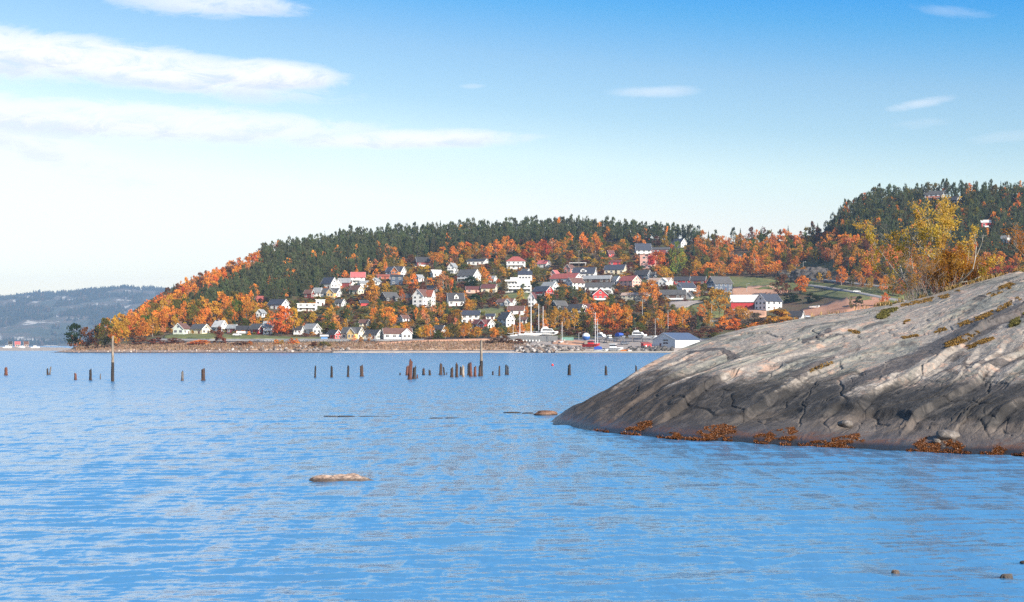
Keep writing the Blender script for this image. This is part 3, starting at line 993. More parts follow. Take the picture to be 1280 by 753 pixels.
def body(parent, L, W, H, rise, wc, rc, x0=0.0, y0=0.0, roof='gable', name='', ax='x', over=0.45, trim=True, z0=0.0):
    """one volume with its roof; ridge along local x (or y); returns nothing"""
    def T(mb):
        out = MB()
        for (x, y, z) in mb.v:
            if ax == 'y':
                x, y = -y, x
            out.v.append((x + x0, y + y0, z + z0))
        out.f = mb.f
        return out
    w = MB()
    hw, hl = W / 2, L / 2
    if roof == 'gable':
        w.prism([(-hw, 0), (hw, 0), (hw, H), (0, H + rise), (-hw, H)], 'x', -hl, hl)
    else:
        w.box(-hl, hl, -hw, hw, 0, H)
    T(w).build(name + 'wall', wall_mat(wc), parent)
    r = MB()
    t = 0.18
    ro = None
    if roof == 'gable':
        k = rise / hw
        e = over
        sec = [(-hw - e, H - k * e + .02), (0, H + rise + .02), (hw + e, H - k * e + .02), (hw + e, H - k * e + t + .02), (0, H + rise + t + .04), (-hw - e, H - k * e + t + .02)]
        r.prism(sec, 'x', -hl - e, hl + e)
        ro = T(r).build(name + 'roof', roof_mat(rc), parent)
        if trim:
            for xx in (-hl - e - .06, hl + e):
                b = MB()
                b.prism([(-hw - e, H - k * e - .12), (0, H + rise - .12), (hw + e, H - k * e - .12), (hw + e, H - k * e + .20), (0, H + rise + .20), (-hw - e, H - k * e + .20)], 'x', xx, xx + .06)
                T(b).build(name + 'bargeboard', M_TRIM, parent)
    elif roof == 'hip':
        e = over
        ins = min(hw, hl * 0.7)
        vs = [(-hl - e, -hw - e, H), (hl + e, -hw - e, H), (hl + e, hw + e, H), (-hl - e, hw + e, H), (-hl + ins, 0, H + rise), (hl - ins, 0, H + rise)]
        r.add(vs, [(0, 1, 5, 4), (1, 2, 5), (2, 3, 4, 5), (3, 0, 4), (3, 2, 1, 0)])
        r.box(-hl - e - .05, hl + e + .05, -hw - e - .05, hw + e + .05, H - .2, H - .004)
        ro = T(r).build(name + 'roof', roof_mat(rc), parent)
    elif roof == 'flat':
        e = over
        r.box(-hl - e, hl + e, -hw - e, hw + e, H, H + .35)
        ro = T(r).build(name + 'roof', roof_mat(rc), parent)
    elif roof == 'shed':
        e = over
        r.prism([(-hw - e, H + .02), (hw + e, H + rise + .02), (hw + e, H + rise + .22), (-hw - e, H + .22)], 'x', -hl - e, hl + e)
        w2 = MB().prism([(-hw, H), (hw, H), (hw, H + rise)], 'x', -hl + .02, hl - .02)
        T(w2).build(name + 'upper_wall', wall_mat(wc), parent)
        ro = T(r).build(name + 'roof', roof_mat(rc), parent)
    return ro


def house(short, cx, base, wpx, hpx, rpx, yaw, wc, rc, flags, label, kind='house', wid=0.72, wing=None):
    """sizes in photo pixels: whole width, wall height, roof rise; yaw turns the ridge away (90 = gable to the camera)"""
    p = gp(cx, base)
    s = p.y / F
    wpx, hpx, rpx = wpx * 1.02, hpx * 1.03, rpx * 1.03
    w, H, rise = wpx * s, max(2.2, hpx * s), max(0.35, rpx * s)
    c, sn = abs(math.cos(R(yaw))), abs(math.sin(R(yaw)))
    L = w / (c + wid * sn)
    W = L * wid
    if W < 4.0 and 'w' not in flags:
        W = 4.0
    heading = math.atan2(p.x, p.y)
    # stand on the uphill footprint's lower edge
    t = empty({'cottage': 'house', 'block': 'apartment_block'}.get(kind, kind), (p.x, p.y + W * 0.4, p.z - 0.2), R(yaw) - heading, label=label, category=kind.replace('_', ' '))
    if kind == 'house':
        t['group'] = 'houses of the hillside village'
    ro = body(t, L, W, H, rise, wc, rc, roof='flat' if 'f' in flags else 'hip' if 'h' in flags else 'shed' if 's' in flags else 'gable', trim='T' not in flags)
    MB().box(-L / 2 + .06, L / 2 - .06, -W / 2 + .06, W / 2 - .06, -3.5, -.004).build('foundation', M_CONC, t)
    rh = H + rise
    if 'c' in flags and ro:
        MB().box(-L * .18 - .4, -L * .18 + .4, -.4, .4, rh - .5, rh + 1.1).build('chimney', M_BRICK, ro)
    if 'C' in flags and ro:
        for q in (-.12, .14):
            MB().box(L * q - .4, L * q + .4, -.4, .4, rh - .5, rh + 1.0).build('chimney', M_BRICK, ro)
    fl = max(1, int(round(H / 2.7)))
    if 'n' not in flags:
        nx = max(2, min(5, int(L / 3.2)))
        for k in range(fl):
            z = H / fl * (k + .55)
            for i in range(nx):
                xx = -L / 2 + L * (i + .5) / nx
                if k == 0 and i == nx // 2 and 'g' not in flags:
                    MB().box(xx - .55, xx + .55, -W / 2 - .07, -W / 2 - .003, .05, 2.1).build('door', M_DOOR, t)
                else:
                    window(t, xx, -W / 2 - .003, z, 0, min(1.5, L / nx * .5), min(1.3, H / fl * .5))
            side = 1 if yaw < 0 else 3
            sx = L / 2 + .003 if yaw < 0 else -L / 2 - .003
            if abs(yaw) > 12:
                ny = 2 if W < 8 else 3
                for i in range(ny):
                    window(t, sx, -W / 2 + W * (i + .5) / ny, z, side, min(1.5, W / ny * .5), min(1.3, H / fl * .5))
        if abs(yaw) > 12 and not any(q in flags for q in 'fhs') and rise > 1.6:
            window(t, sx, 0, H + rise * .33, side, min(1.4, W * .2), min(1.1, rise * .4))
    if 'g' in flags:
        MB().box(-L * .28, -L * .28 + 2.4, -W / 2 - .06, -W / 2 - .003, .05, 2.1).build('garage_door', M_TRIM, t)
    if 'b' in flags:
        z = H / fl * (fl - 1) if fl > 1 else .35
        bal = MB().box(-L * .42, L * .42, -W / 2 - 1.6, -W / 2 - .003, z - .12, z + .06)
        for xx in (-L * .4, L * .4):
            bal.box(xx - .07, xx + .07, -W / 2 - 1.5, -W / 2 - 1.36, -2.5, z - .12)
        b = bal.build('balcony', M_TRIM, t)
        MB().box(-L * .42, L * .42, -W / 2 - 1.6, -W / 2 - 1.54, z + .06, z + .95).build('railing', M_TRIM if 'R' not in flags else wall_mat('rust'), b)
    if 'B' in flags:
        sg = 1 if yaw < 0 else -1
        z = H / fl * max(1, fl - 1) if fl > 1 else .3
        a, bb = sorted((sg * (L / 2 + .003), sg * (L / 2 + 1.7)))
        b = MB().box(a, bb, -W * .42, W * .42, z - .12, z + .06).build('balcony', M_TRIM, t)
        a, bb = sorted((sg * (L / 2 + 1.64), sg * (L / 2 + 1.7)))
        MB().box(a, bb, -W * .42, W * .42, z + .06, z + .95).build('railing', M_TRIM, b)
    if 'd' in flags:
        dw = L * .28
        d = MB().prism([(-dw / 2, H + rise * .1), (dw / 2, H + rise * .1), (dw / 2, H + rise * .55), (0, H + rise * .86), (-dw / 2, H + rise * .55)], 'y', -W * .42, -W * .12).build('dormer', wall_mat('white'), t)
        window(d, 0, -W * .42 - .003, H + rise * .38, 0, dw * .5, rise * .3)
        r = MB()
        for sg in (-1, 1):
            r.prism([(0, H + rise * .86 + .03), (sg * (dw / 2 + .25), H + rise * .5 + .03), (sg * (dw / 2 + .25), H + rise * .5 + .17), (0, H + rise * .86 + .19)], 'y', -W * .42 - .25, -W * .08)
        r.build('dormer_roof', roof_mat(rc), d)
    if wing:
        # a cross wing whose gable looks out over the front: (centre along ridge -0.5..0.5, width share, wall, roof)
        q, ws, wwc, wrc = wing
        ww = L * ws
        body(t, W * .62, ww, H * .98, rise * .92 if rise > 1 else 1.2, wwc, wrc, x0=q * L, y0=-W / 2 - W * .08, ax='y', name='wing_', over=.35)
        MB().box(q * L - ww / 2 + .06, q * L + ww / 2 - .06, -W * .87, -W / 2 + .05, -3.2, -.004).build('wing_foundation', M_CONC, t)
        for k in range(fl):
            z = H / fl * (k + .55)
            for i in (-1, 1):
                window(t, q * L + i * ww * .22, -W * .89 - .004, z, 0, min(1.4, ww * .24), min(1.3, H / fl * .5))
    RECTS.append((cx - wpx * .5, base - hpx - rpx, cx + wpx * .5, base, base))
    MARKS.append((short, cx, base, wpx * .5))
    return t


HOUSES = [
    # the row along the shore road
    ('pale green gabled house', 226, 418.5, 21, 8, 6, 62, 'green', 'brown', 'c', 'pale green gabled house, westernmost of the row along the shore'),
    ('cream house with the drive', 249, 418, 24, 7, 5.5, -42, 'cream', 'slate', '', 'cream house with dark roof at the top of a pale driveway on the lawn', 'house', .8),
    ('tall pale house with chimney', 274, 417, 19, 9, 7, -50, 'palegrey', 'pale', 'c', 'tall pale grey house with chimney behind a russet shoreside bush'),
    ('small red house by the tall pale one', 290, 417, 13, 7, 4, -30, 'darkred', 'grey', '', 'small dark red house with grey roof squeezed beside the tall pale house'),
    ('low orange house', 304, 417, 19, 5, 4.5, -12, 'orange', 'dark', 'b', 'low orange house under a broad nearly black roof on the shore road'),
    ('bright red gable house', 321, 417.5, 20, 6.5, 6, -48, 'red', 'slate', '', 'bright red gabled house with slate roof between orange and white houses on the shore'),
    ('narrow white house by the orange maple', 335, 418, 12, 10, 6, -14, 'white', 'grey', 'b', 'narrow tall white house with grey roof beside the great orange maple'),
    ('small white house by the maple', 373, 418.5, 11, 7, 4, -20, 'white', 'dark', 'b', 'small white house half hidden at the foot of the yellow tree'),
    ('grey villa', 389, 418, 22, 7, 6, -48, 'grey', 'grey', 'B', 'grey villa with pale grey roof and lit gable behind the shore road'),
    ('blue shed', 405, 425.3, 8, 4, 1.2, 0, 'blue', 'pale', 'nw', 'little blue shed standing beside the crimson house', 'shed'),
    ('crimson house by the blue shed', 417, 424.6, 17, 7, 5, -48, 'red', 'dark', 't', 'crimson house with dark roof just beside the little blue shed'),
    ('yellow gabled house', 440, 425, 28, 9, 6.5, -30, 'cream', 'slate', '', 'yellow house with a big gabled wing on the shore road', 'house', .6, (.22, .44, 'yellow', 'slate')),
    ('white house beside the yellow one', 466, 424.6, 22, 7, 5, -32, 'offwhite', 'dark', '', 'off white house with almost black roof next to the yellow gabled house'),
    ('white double gabled house', 496, 424.6, 36, 8, 6, 8, 'white', 'brown', 'b', 'long white house with brown roof and two gables facing the water', 'house', .4, (.3, .36, 'white', 'brown')),
    # first terrace above it
    ('white house with navy roof', 347, 386.5, 27, 6, 6, -38, 'white', 'navy', 'B', 'white house with navy roof above the great orange maple at the forest edge'),
    ('half hidden white house', 326, 397, 11, 6, 4, 60, 'white', 'grey', '', 'half hidden white gable among autumn trees on the western slope'),
    ('little red roofed cabin', 326, 378, 13, 3.5, 3.5, 0, 'rust', 'red', 'n', 'little cabin with bright red roof peeping from orange trees', 'cabin'),
    ('flat white house', 383, 389, 24, 9, 1, 0, 'white', 'white', 'fb', 'flat roofed white modern house with long balcony on the western slope'),
    ('white cube house', 400, 382.5, 11, 7.5, 1, 0, 'white', 'white', 'f', 'white cube of a house beside the flat roofed modern one'),
    ('dark red cottage', 386, 373, 12, 6.5, 4, -30, 'darkred', 'brown', '', 'dark red cottage with brown roof at the foot of the spruce wood'),
    ('white house with two gables', 411, 361, 20, 7, 7, -40, 'white', 'navy', '', 'white house with steep navy roof at the edge of the spruces', 'house', .8),
    ('small white house at the forest edge', 397, 371, 11, 6, 5, -25, 'white', 'grey', 'b', 'small white house with grey roof and balcony below the navy roofed one'),
    ('amber house', 412, 372, 29, 6, 5.5, -30, 'white', 'slate', '', 'white and amber house with long slate roof on the western slope', 'house', .55, (.28, .4, 'yellow', 'slate')),
    ('white and brown house', 430, 360, 17, 7, 5, -14, 'darkred', 'grey', '', 'brown red house with one white gable on the western slope', 'house', .7, (-.3, .36, 'white', 'grey')),
    ('tall white house with pink roof', 447, 358.5, 17, 12, 6, 0, 'white', 'pinkred', 'b', 'tall white house with pinkish red roof on the western slope'),
    ('white annexe below the pink roof', 455, 359.5, 10, 6, 2.5, 0, 'palegrey', 'grey', 'n', 'plain pale annexe at the side of the tall pink roofed house', 'garage'),
    ('cream house with brown roof', 445, 368, 18, 6, 5, -42, 'cream', 'brown', '', 'cream gabled house with brown roof just below the tall pink roofed house'),
    ('small white gable by the yellow birch', 470, 356.5, 12, 5, 4, 70, 'white', 'grey', '', 'small white gabled house standing above a yellow brown birch'),
    ('red hut', 454.5, 382.5, 11, 4, 3, 15, 'red', 'dark', 'n', 'small red hut on the bank under the yellow brown birch', 'hut'),
    ('black timber house', 486, 377.5, 23, 6, 6, 34, 'black', 'slate', '', 'black timber house with grey roof and dark gable'),
    ('navy house with white windows', 495.5, 356.5, 15, 11, 2, 0, 'navy', 'dark', '', 'navy house with two rows of white windows under the orange gable'),
    ('orange gabled house', 494.5, 346.5, 25, 7, 6, -30, 'white', 'navy', '', 'white and orange gabled house with navy roof near the upper birches', 'house', .6, (.22, .46, 'orange', 'dark')),
    ('long rust red house', 481, 349.5, 19, 4, 2.5, 0, 'rust', 'rust', '', 'long low rust red house beside the navy house'),
    ('dark chalet', 529, 333.5, 22, 6, 6, 14, 'darkred', 'dark', 'bB', 'dark red chalet with white balcony at the edge of the spruces'),
    ('tall white house with three gables', 527, 384, 23, 14, 8, 62, 'white', 'brown', '', 'tall white house with stacked gables and white terrace, mid slope', 'house', .7, (.25, .5, 'white', 'rust')),
    ('white gable among orange birches', 566, 342, 13, 8, 5, 66, 'white', 'grey', 'B', 'white gabled house with balcony between orange birches, upper slope'),
    ('low white house in the birches', 545, 346.5, 15, 5, 4, 25, 'white', 'pale', '', 'low white house with pale roof half hidden by orange birches'),
    ('big white house with slate roof', 586, 352.5, 29, 8, 7.5, -34, 'white', 'slate', 'b', 'big white house with slate roof and white gable above dark pines', 'house', .7),
    ('white house with steep dark roof', 569, 382.5, 22, 7, 9, 12, 'white', 'dark', 'd', 'white house with steep charcoal roof and dormer above a clipped hedge'),
    ('white villa with red roof', 645, 336.5, 23, 10, 6, 0, 'white', 'red', 'hb', 'white villa with red hipped roof below the spruce ridge'),
    ('pink house with brown roof', 591, 366.5, 17, 5, 3.5, 0, 'pink', 'maroon', '', 'pale pink low house with maroon roof'),
    ('cream bungalow', 611.5, 366.5, 20, 6.5, 4.5, -15, 'cream', 'maroon', '', 'cream bungalow with maroon roof beside the terraced white flats'),
    ('white cottage above the bungalow', 616, 353, 9, 5, 3, -30, 'white', 'grey', '', 'tiny white cottage in orange trees above the cream bungalow'),
    ('white house behind the birches', 597, 331.5, 26, 5, 3, -18, 'white', 'dark', '', 'white house with black roof almost hidden behind upper birches'),
    ('low white bungalow on the lawn', 633, 382.5, 24, 5, 4, -24, 'white', 'brown', '', 'low white bungalow with brown roof at the bottom of the sloping lawn', 'house', .6, (.3, .36, 'white', 'brown')),
    ('white house with brown roof', 645.5, 393.5, 21, 6, 5, -8, 'white', 'brown', '', 'plain white house with brown roof directly below the low bungalow'),
    ('white house with red shutters', 588.5, 403.5, 23, 10, 5, -6, 'white', 'navy', '', 'white house with red panels between windows and a navy roof', 'house', .6),
    ('red roofed twin houses', 604, 410.5, 27, 6, 5, -40, 'white', 'maroon', '', 'white and red twin gabled house with maroon roofs above the reed shore', 'house', .5, (.26, .4, 'red', 'maroon')),
    ('white gabled house behind the yachts', 633, 408.5, 20, 10, 8, -55, 'white', 'slate', '', 'tall white gabled house just inland of the laid up yachts'),
    ('little white house with navy roof', 613, 399.5, 11, 4.5, 2.5, -6, 'white', 'navy', '', 'little white house with navy roof between lawn and twin gables'),
    ('low house in the shore trees', 549.5, 416, 13, 4, 4, -25, 'white', 'dark', '', 'low white house with black roof among yellow shore trees'),
    # the middle of the village
    ('small white house under red trees', 680, 334.5, 16, 5, 4, -30, 'white', 'pinkred', '', 'small white house with reddish roof under the big scarlet trees'),
    ('red brown gable', 712.5, 341.5, 14, 6, 4.5, 60, 'salmon', 'brown', '', 'salmon red gabled house with brown roof beside the navy dormer roof'),
    ('navy roof with white dormer', 731, 347.5, 30, 6, 7, -14, 'white', 'navy', 'd', 'white house with long navy roof and white dormer', 'house', .5),
    ('pink roofed house', 708, 354, 40, 6, 6, -32, 'white', 'red', '', 'white house with faded red roof and lit gable, centre of the village', 'house', .5),
    ('long dark bungalow', 747, 353.5, 37, 5, 4, -18, 'brown', 'grey', '', 'long dark bungalow with pale grey roof and cream end', 'house', .32),
    ('long white house with balcony', 750, 367, 36, 8.5, 5, -8, 'white', 'slate', 'b', 'long white house with full length balcony and slate roof', 'house', .4),
    ('scarlet gabled house', 749.5, 375.5, 21, 7, 7.5, -82, 'red', 'maroon', 'B', 'scarlet gabled house with white trim facing the harbour', 'house', .9),
    ('white gable with brown roof', 719, 361.5, 24, 8, 6, 40, 'white', 'brown', '', 'white gabled house with brown roof above two dark pines'),
    ('white house with grey roof', 687.5, 362.5, 21, 5, 5, -36, 'white', 'grey', '', 'white house with pale grey roof just above the red and navy one'),
    ('red gable under navy roof', 679, 370, 26, 6, 6, -38, 'red', 'navy', 'b', 'red house with white edged gable and navy roof above the pines'),
    ('narrow white gable by the mast', 666, 383, 11, 11, 6, 70, 'white', 'maroon', '', 'narrow white gable with maroon roof behind the tallest yacht mast'),
    ('black gabled house', 699, 387.5, 20, 6, 5.5, 38, 'black', 'slate', '', 'black gabled house with slate roof above yellow shore trees'),
    ('charcoal house', 720, 391.5, 22, 5, 6, -26, 'offwhite', 'dark', '', 'house with broad charcoal roof between black gable and maroon roof'),
    ('maroon roofed house', 732, 390, 15, 4.5, 5.5, 0, 'darkred', 'maroon', 'd', 'dark red house with maroon roof and one white dormer'),
    ('navy roofed house below the carport', 770, 342.5, 28, 5.5, 6, -14, 'cream', 'navy', '', 'cream house with broad navy roof west of the pink block'),
    ('low red house', 769, 331.5, 15, 4, 2.5, 0, 'red', 'darkred' if False else 'maroon', '', 'low red house in russet shrubs above the cream navy roofed house'),
    ('white house with blue roof', 804, 319.5, 21, 7, 8, 12, 'white', 'navy', '', 'white house with bright navy roof directly above the pink block'),
    ('dark red long house', 826, 317, 22, 5, 3, 0, 'darkred', 'slate', '', 'long dark red house just behind the pink block'),
    ('white house at the wood edge', 849.5, 309.5, 18, 6, 5, -40, 'white', 'navy', '', 'lone white house with navy roof under the ridge, above the tall green poplar'),
    ('navy timber house', 804, 349, 21, 5.5, 5.5, -24, 'navy', 'dark', '', 'navy timber house with black roof below the pink block'),
    ('salmon house with red roof', 788, 359, 27, 8, 6, -42, 'pink', 'red', '', 'salmon pink gabled house with red roof and white window frames'),
    ('white pair behind the yellow tree', 826, 358, 31, 6, 4.5, -22, 'white', 'tan', '', 'white house with tan roof beneath the round yellow tree', 'house', .5, (.28, .4, 'white', 'pale')),
    ('first long red house', 853.5, 355.5, 20, 5, 4.5, -8, 'red', 'dark', '', 'long red house with black roof at the foot of the green poplar'),
    ('second long red house', 873, 355.5, 21, 5, 5, -8, 'darkred', 'dark', '', 'long dark red house with black roof nearest the navy gabled house'),
    ('white house with bright navy roof', 858, 366.5, 25, 7, 6, 34, 'white', 'navy', '', 'white house with bright navy roof just below the long red houses'),
    ('house with row of white windows', 842, 375, 32, 7, 5.5, -5, 'brown', 'slate', 'b', 'brown house with white ground floor and slate roof above the gravel yard', 'house', .4),
    ('dark garage', 862.5, 374.5, 11, 5, 4.5, 70, 'grey', 'slate', 'gn', 'grey garage with open front at the edge of the gravel yard', 'garage'),
    ('beige bungalow', 795, 377, 35, 8, 3, -16, 'beige', 'tan', '', 'long beige bungalow with flat tan roof over orange shore trees', 'house', .35),
    ('navy and white gabled house', 900.5, 364, 31, 10, 8, 36, 'navy', 'slate', 'B', 'navy and white gabled house by the drive', 'house', .6),
    ('white farmhouse', 962, 387.5, 33, 11, 9, 42, 'white', 'navy', 'C', 'white farmhouse with navy roof and twin chimneys joined to the red barn', 'farmhouse', .8),
    ('dark roofed shed in the shrubs', 925.5, 398.5, 15, 3, 3, -24, 'brown', 'dark', 'n', 'dark roofed shed sunk in the shrubs below the barn', 'shed'),
    ('small white house behind the rock', 996, 401, 20, 6, 6, -16, 'white', 'dark', '', 'small white house with black roof peeping over the shore rock'),
    # smaller houses glimpsed between the trees
    ('white cabin by the upper birches', 524, 352, 10, 5, 3.5, 40, 'white', 'grey', '', 'small white cabin by the tall orange birch below the chalet'),
    ('grey cottage mid slope', 540, 366, 13, 5, 4, -20, 'grey', 'slate', '', 'grey cottage sunk in shrubs just east of the three gabled house'),
    ('black cottage mid slope', 507, 376, 12, 4.5, 4, -10, 'brown', 'dark', '', 'low black brown cottage tight against the three gabled house'),
    ('white house by the pink roof', 657, 344, 10, 5, 3, -30, 'white', 'slate', '', 'little white house uphill of the terraced flats, under the red villa'),
    ('pink gable in the middle', 694, 348, 11, 6, 4, 60, 'pink', 'pinkred', '', 'small pink gable beside the faded red roof'),
    ('white gable by the dark bungalow', 771, 356, 12, 6, 4.5, -55, 'white', 'grey', '', 'small white gable at the eastern end of the long dark bungalow'),
    ('slate cottage by the salmon house', 816, 349, 10, 5, 4, -30, 'palegrey', 'slate', '', 'pale cottage with slate roof under the round orange tree'),
    ('white shed by the shore trees', 655, 404, 10, 4, 3, -20, 'white', 'brown', '', 'low white shed behind the gold shore trees, by the yacht masts'),
    ('red cottage above the carport', 763, 321, 9, 4.5, 3.5, 30, 'red', 'maroon', '', 'tiny red cottage in the birches uphill of the low red house'),
    ('grey house in the west', 356, 400, 12, 5, 4, -30, 'palegrey', 'grey', '', 'pale grey house glimpsed uphill of the great orange maple'),
    ('white house in the western trees', 425, 383, 12, 5, 4, -35, 'white', 'slate', '', 'white house among olive trees below the cream gabled house'),
    ('cream cottage over the shore row', 455, 408, 12, 4.5, 3.5, -20, 'cream', 'brown', '', 'cream cottage in the scrub uphill of the yellow gabled house'),
    ('white cottage over the double gables', 505, 402, 11, 4.5, 3.5, 30, 'white', 'brown', '', 'white cottage half buried in orange scrub above the long double gabled house'),
    # up on the eastern hill
    ('pale hilltop house', 1170.5, 251.5, 24, 8.5, 4.5, -10, 'palegrey', 'slate', 'bR', 'pale hilltop house with dark roof and rust red balcony'),
    ('dark hilltop house', 1191, 256.5, 23, 6, 5, -24, 'black', 'dark', '', 'dark house with black roof on the hilltop beside the pale one'),
    ('red and white hill house', 1233, 284.5, 13, 6.5, 3, 14, 'red', 'pale', 'b', 'small red and white house alone in the spruces of the eastern hill'),
    ('white house in the spruces', 1257, 304, 11, 6, 3.5, -25, 'white', 'grey', '', 'small white house sunk in spruces low on the eastern hill'),
]
for h in HOUSES:
    house(*h)

# ---- buildings with a form of their own
def special(name, cx, base, label, cat, yaw=0.0, short=None, half=12, top=20):
    p = gp(cx, base)
    t = empty(name, (p.x, p.y + 3, p.z - .2), R(yaw) - math.atan2(p.x, p.y), label=label, category=cat)
    RECTS.append((cx - half, base - top, cx + half, base, base))
    if short:
        MARKS.append((short, cx, base, half))
    return t, p.y / F


# terraced white flats, three storeys stepping up the slope
t, s = special('terraced_flats', 648, 366, 'big white terraced flats with stacked balconies and a navy roof', 'apartment building', -4, 'terraced white flats', 18, 28)
L = 35 * s
MB().box(-L * .45, L * .45, -4, 5, -3, 0).build('foundation', paint('dark_basement', (0.10, 0.10, 0.11), 0.9), t)
MB().box(-L * .46, L * .46, -4.5, 5, 0.003, 5.2).build('lower_wall', wall_mat('offwhite'), t)
MB().box(-L * .5, L * .40, 0, 9, 5.203, 8.4).build('middle_wall', wall_mat('white'), t)
MB().box(-L * .02, L * .46, 1.5, 10, 8.403, 12.2).build('upper_wall', wall_mat('white'), t)
MB().prism([(1.0, 12.2), (10.5, 12.2), (10.5, 12.5), (5.8, 15.0), (1.0, 12.5)], 'x', -L * .04, L * .48).build('roof', roof_mat('navy'), t)
MB().box(-L * .30, -L * .03, 1.5, 8, 8.403, 10.6).build('stair_block', wall_mat('palegrey'), t)
for (a, b, y, z) in ((-.46, .1, -4.5, 2.6), (.12, .46, -4.5, 2.6), (-.48, -.05, 0, 7.9)):
    bal = MB().box(L * a, L * b, y - 1.5, y - .003, z - .1, z + .08).build('balcony', M_TRIM, t)
    MB().box(L * a, L * b, y - 1.5, y - 1.44, z + .08, z + .95).build('railing', M_TRIM, bal)
for z, y in ((1.4, -4.503), (4.0, -4.503)):
    for i in range(7):
        window(t, L * (-.40 + i * .133), y, z, 0, 1.6, 1.2)
for i in range(4):
    window(t, L * (.06 + i * .11), 1.497, 10.4, 0, 1.4, 1.3)
for i in range(4):
    window(t, L * (-.44 + i * .12), -.003, 6.8, 0, 1.5, 1.3)
# wooden deck posts under the lower storey
for i in range(9):
    x = L * (-.42 + i * .105)
    MB().box(x - .15, x + .15, -5.6, -5.3, -3, .0).build('deck_post', M_TRIM, t)

# pink block of flats
t, s = special('apartment_block', 811, 336.5, 'pink block of flats with dark window openings behind the round orange tree', 'apartment building', -10, 'pink block of flats', 10, 20)
L = 19 * s
MB().box(-L / 2, L / 2, -4, 5, -3, 11.2).build('wall', wall_mat('pink'), t)
MB().box(-L / 2 - .3, L / 2 + .3, -4.3, 5.3, 11.203, 11.6).build('roof', roof_mat('tan'), t)
for k in range(3):
    for i in range(2):
        window(t, L * (-.22 + .36 * i), -4.003, 2 + 3.4 * k, 0, 2.0, 1.4)
MB().box(L * .05, L * .49, -4.2, -4.003, 3.5, 10.2).build('red_panel', wall_mat('red'), t)

# flat white carport
t, s = special('carport', 722.5, 333.5, 'carport with a flat white roof on posts near the upper road', 'carport', -6, None, 11, 9)
L = 21 * s
MB().box(-L / 2, L / 2, -3, 3, 2.9, 3.3).build('roof', M_TRIM, t)
MB().box(-L / 2 + .4, L / 2 - .4, 2.4, 2.7, -2, 2.9).build('rear_wall', wall_mat('brown'), t)
for x in (-L / 2 + .3, L / 2 - .3):
    MB().box(x - .12, x + .12, -2.7, -2.46, -2, 2.9).build('post', M_TRIM, t)

# barn: long pale roof, red boarding
t, s = special('barn', 932, 386, 'long barn with pale roof and red boarded wall beside the white farmhouse', 'barn', 0, 'red barn', 17, 18)
L = 34 * s
body(t, L, 9, 4.6, 4.0, 'red', 'pale', over=.6)
MB().box(-L / 2 + .06, L / 2 - .06, -4.4, 4.4, -3, -.004).build('foundation', M_CONC, t)
MB().box(L * .30, L * .44, -4.58, -4.503, 0, 3.2).build('barn_door', paint('barn_door', (0.14, 0.02, 0.02), .7), t)

# harbour boathouse with blue roof
t, s = special('boathouse', 846, 434.5, 'grey white boathouse with blue roof on the harbour yard', 'boathouse', 50, 'blue roofed boathouse', 30, 22)
L, W, H, rise = 18.5, 14.4, 4.0, 3.2
ro = body(t, L, W, H, rise, 'palegrey', 'navy', over=.4)
ro.data.materials[0] = paint('blue_sheet_roof', (0.075, 0.105, 0.175), .55, .12)
MB().box(-L / 2 + .06, L / 2 - .06, -W / 2 + .06, W / 2 - .06, -2, -.004).build('foundation', M_CONC, t)
xl = -L / 2 - .003
for z in (3.7, 2.3):
    o = window(t, xl, -1.2, z, 3, 3.2, .8)
d = MB().box(xl - .08, xl, 1.6, 2.6, .05, 2.2).build('door', M_DOOR, t)
o = MB().box(xl - .05, xl, -.3, .3, 5.4, 6.0).build('vent', M_TRIM, t)

# red harbour hut
t, s = special('harbour_hut', 808.5, 436, 'bright red hut with white shutter on the harbour yard before the boathouse', 'hut', 24, 'red harbour hut', 8, 11)
body(t, 4.2, 3.2, 2.5, .6, 'red', 'red', roof='shed', over=.25)
MB().box(-2.05, 2.05, -1.55, 1.55, -1.2, -.004).build('foundation', M_CONC, t)
MB().box(-1.2, -.4, -1.66, -1.603, 1.1, 1.8).build('shutter', M_TRIM, t)
MB().box(.5, 1.4, -1.66, -1.603, .1, 2.0).build('door', wall_mat('darkred'), t)

# tiny far settlement on the spit
for (cx, w, wc, rc, lab) in ((13, 4.5, 'white', 'dark', 'tiny white house on the far spit, at the water'), (22, 6, 'salmon', 'pinkred', 'tiny long pinkish shed on the far spit'), (33, 5, 'salmon', 'brown', 'tiny salmon house at the landward end of the far spit')):
    D = 1090.0
    x = (cx - 640) / F * D
    t = empty('house', (x, D, 1.8), 0.3, label=lab, category='house', group='houses on the far spit')
    body(t, w * D / F, 5, 2.6, 2.0, wc, rc, over=.3)
    window(t, -w * .1, -2.503, 1.5, 0)
    window(t, w * .15, -2.503, 1.5, 0)
# ================================================================== TREES
RNG = np.random.default_rng(2024)
TINTS = dict(orange=(0.72, 0.285, 0.05), deep=(0.66, 0.205, 0.042), scarlet=(0.56, 0.125, 0.05), yellow=(0.62, 0.36, 0.045), gold=(0.56, 0.30, 0.04), russet=(0.19, 0.075, 0.038), salmon=(0.64, 0.29, 0.12),
             olive=(0.19, 0.155, 0.038), green=(0.11, 0.135, 0.03), bright=(0.25, 0.29, 0.055), twig=(0.21, 0.14, 0.095), darkgreen=(0.032, 0.05, 0.022), spruce=(0.072, 0.095, 0.048), pine=(0.125, 0.138, 0.066))
TWORD = dict(orange='orange', deep='deep orange', scarlet='scarlet', yellow='yellow', gold='golden', russet='russet', salmon='salmon pink', olive='olive', green='green', bright='light green', twig='bare grey brown', darkgreen='dark green', spruce='dark', pine='dark')


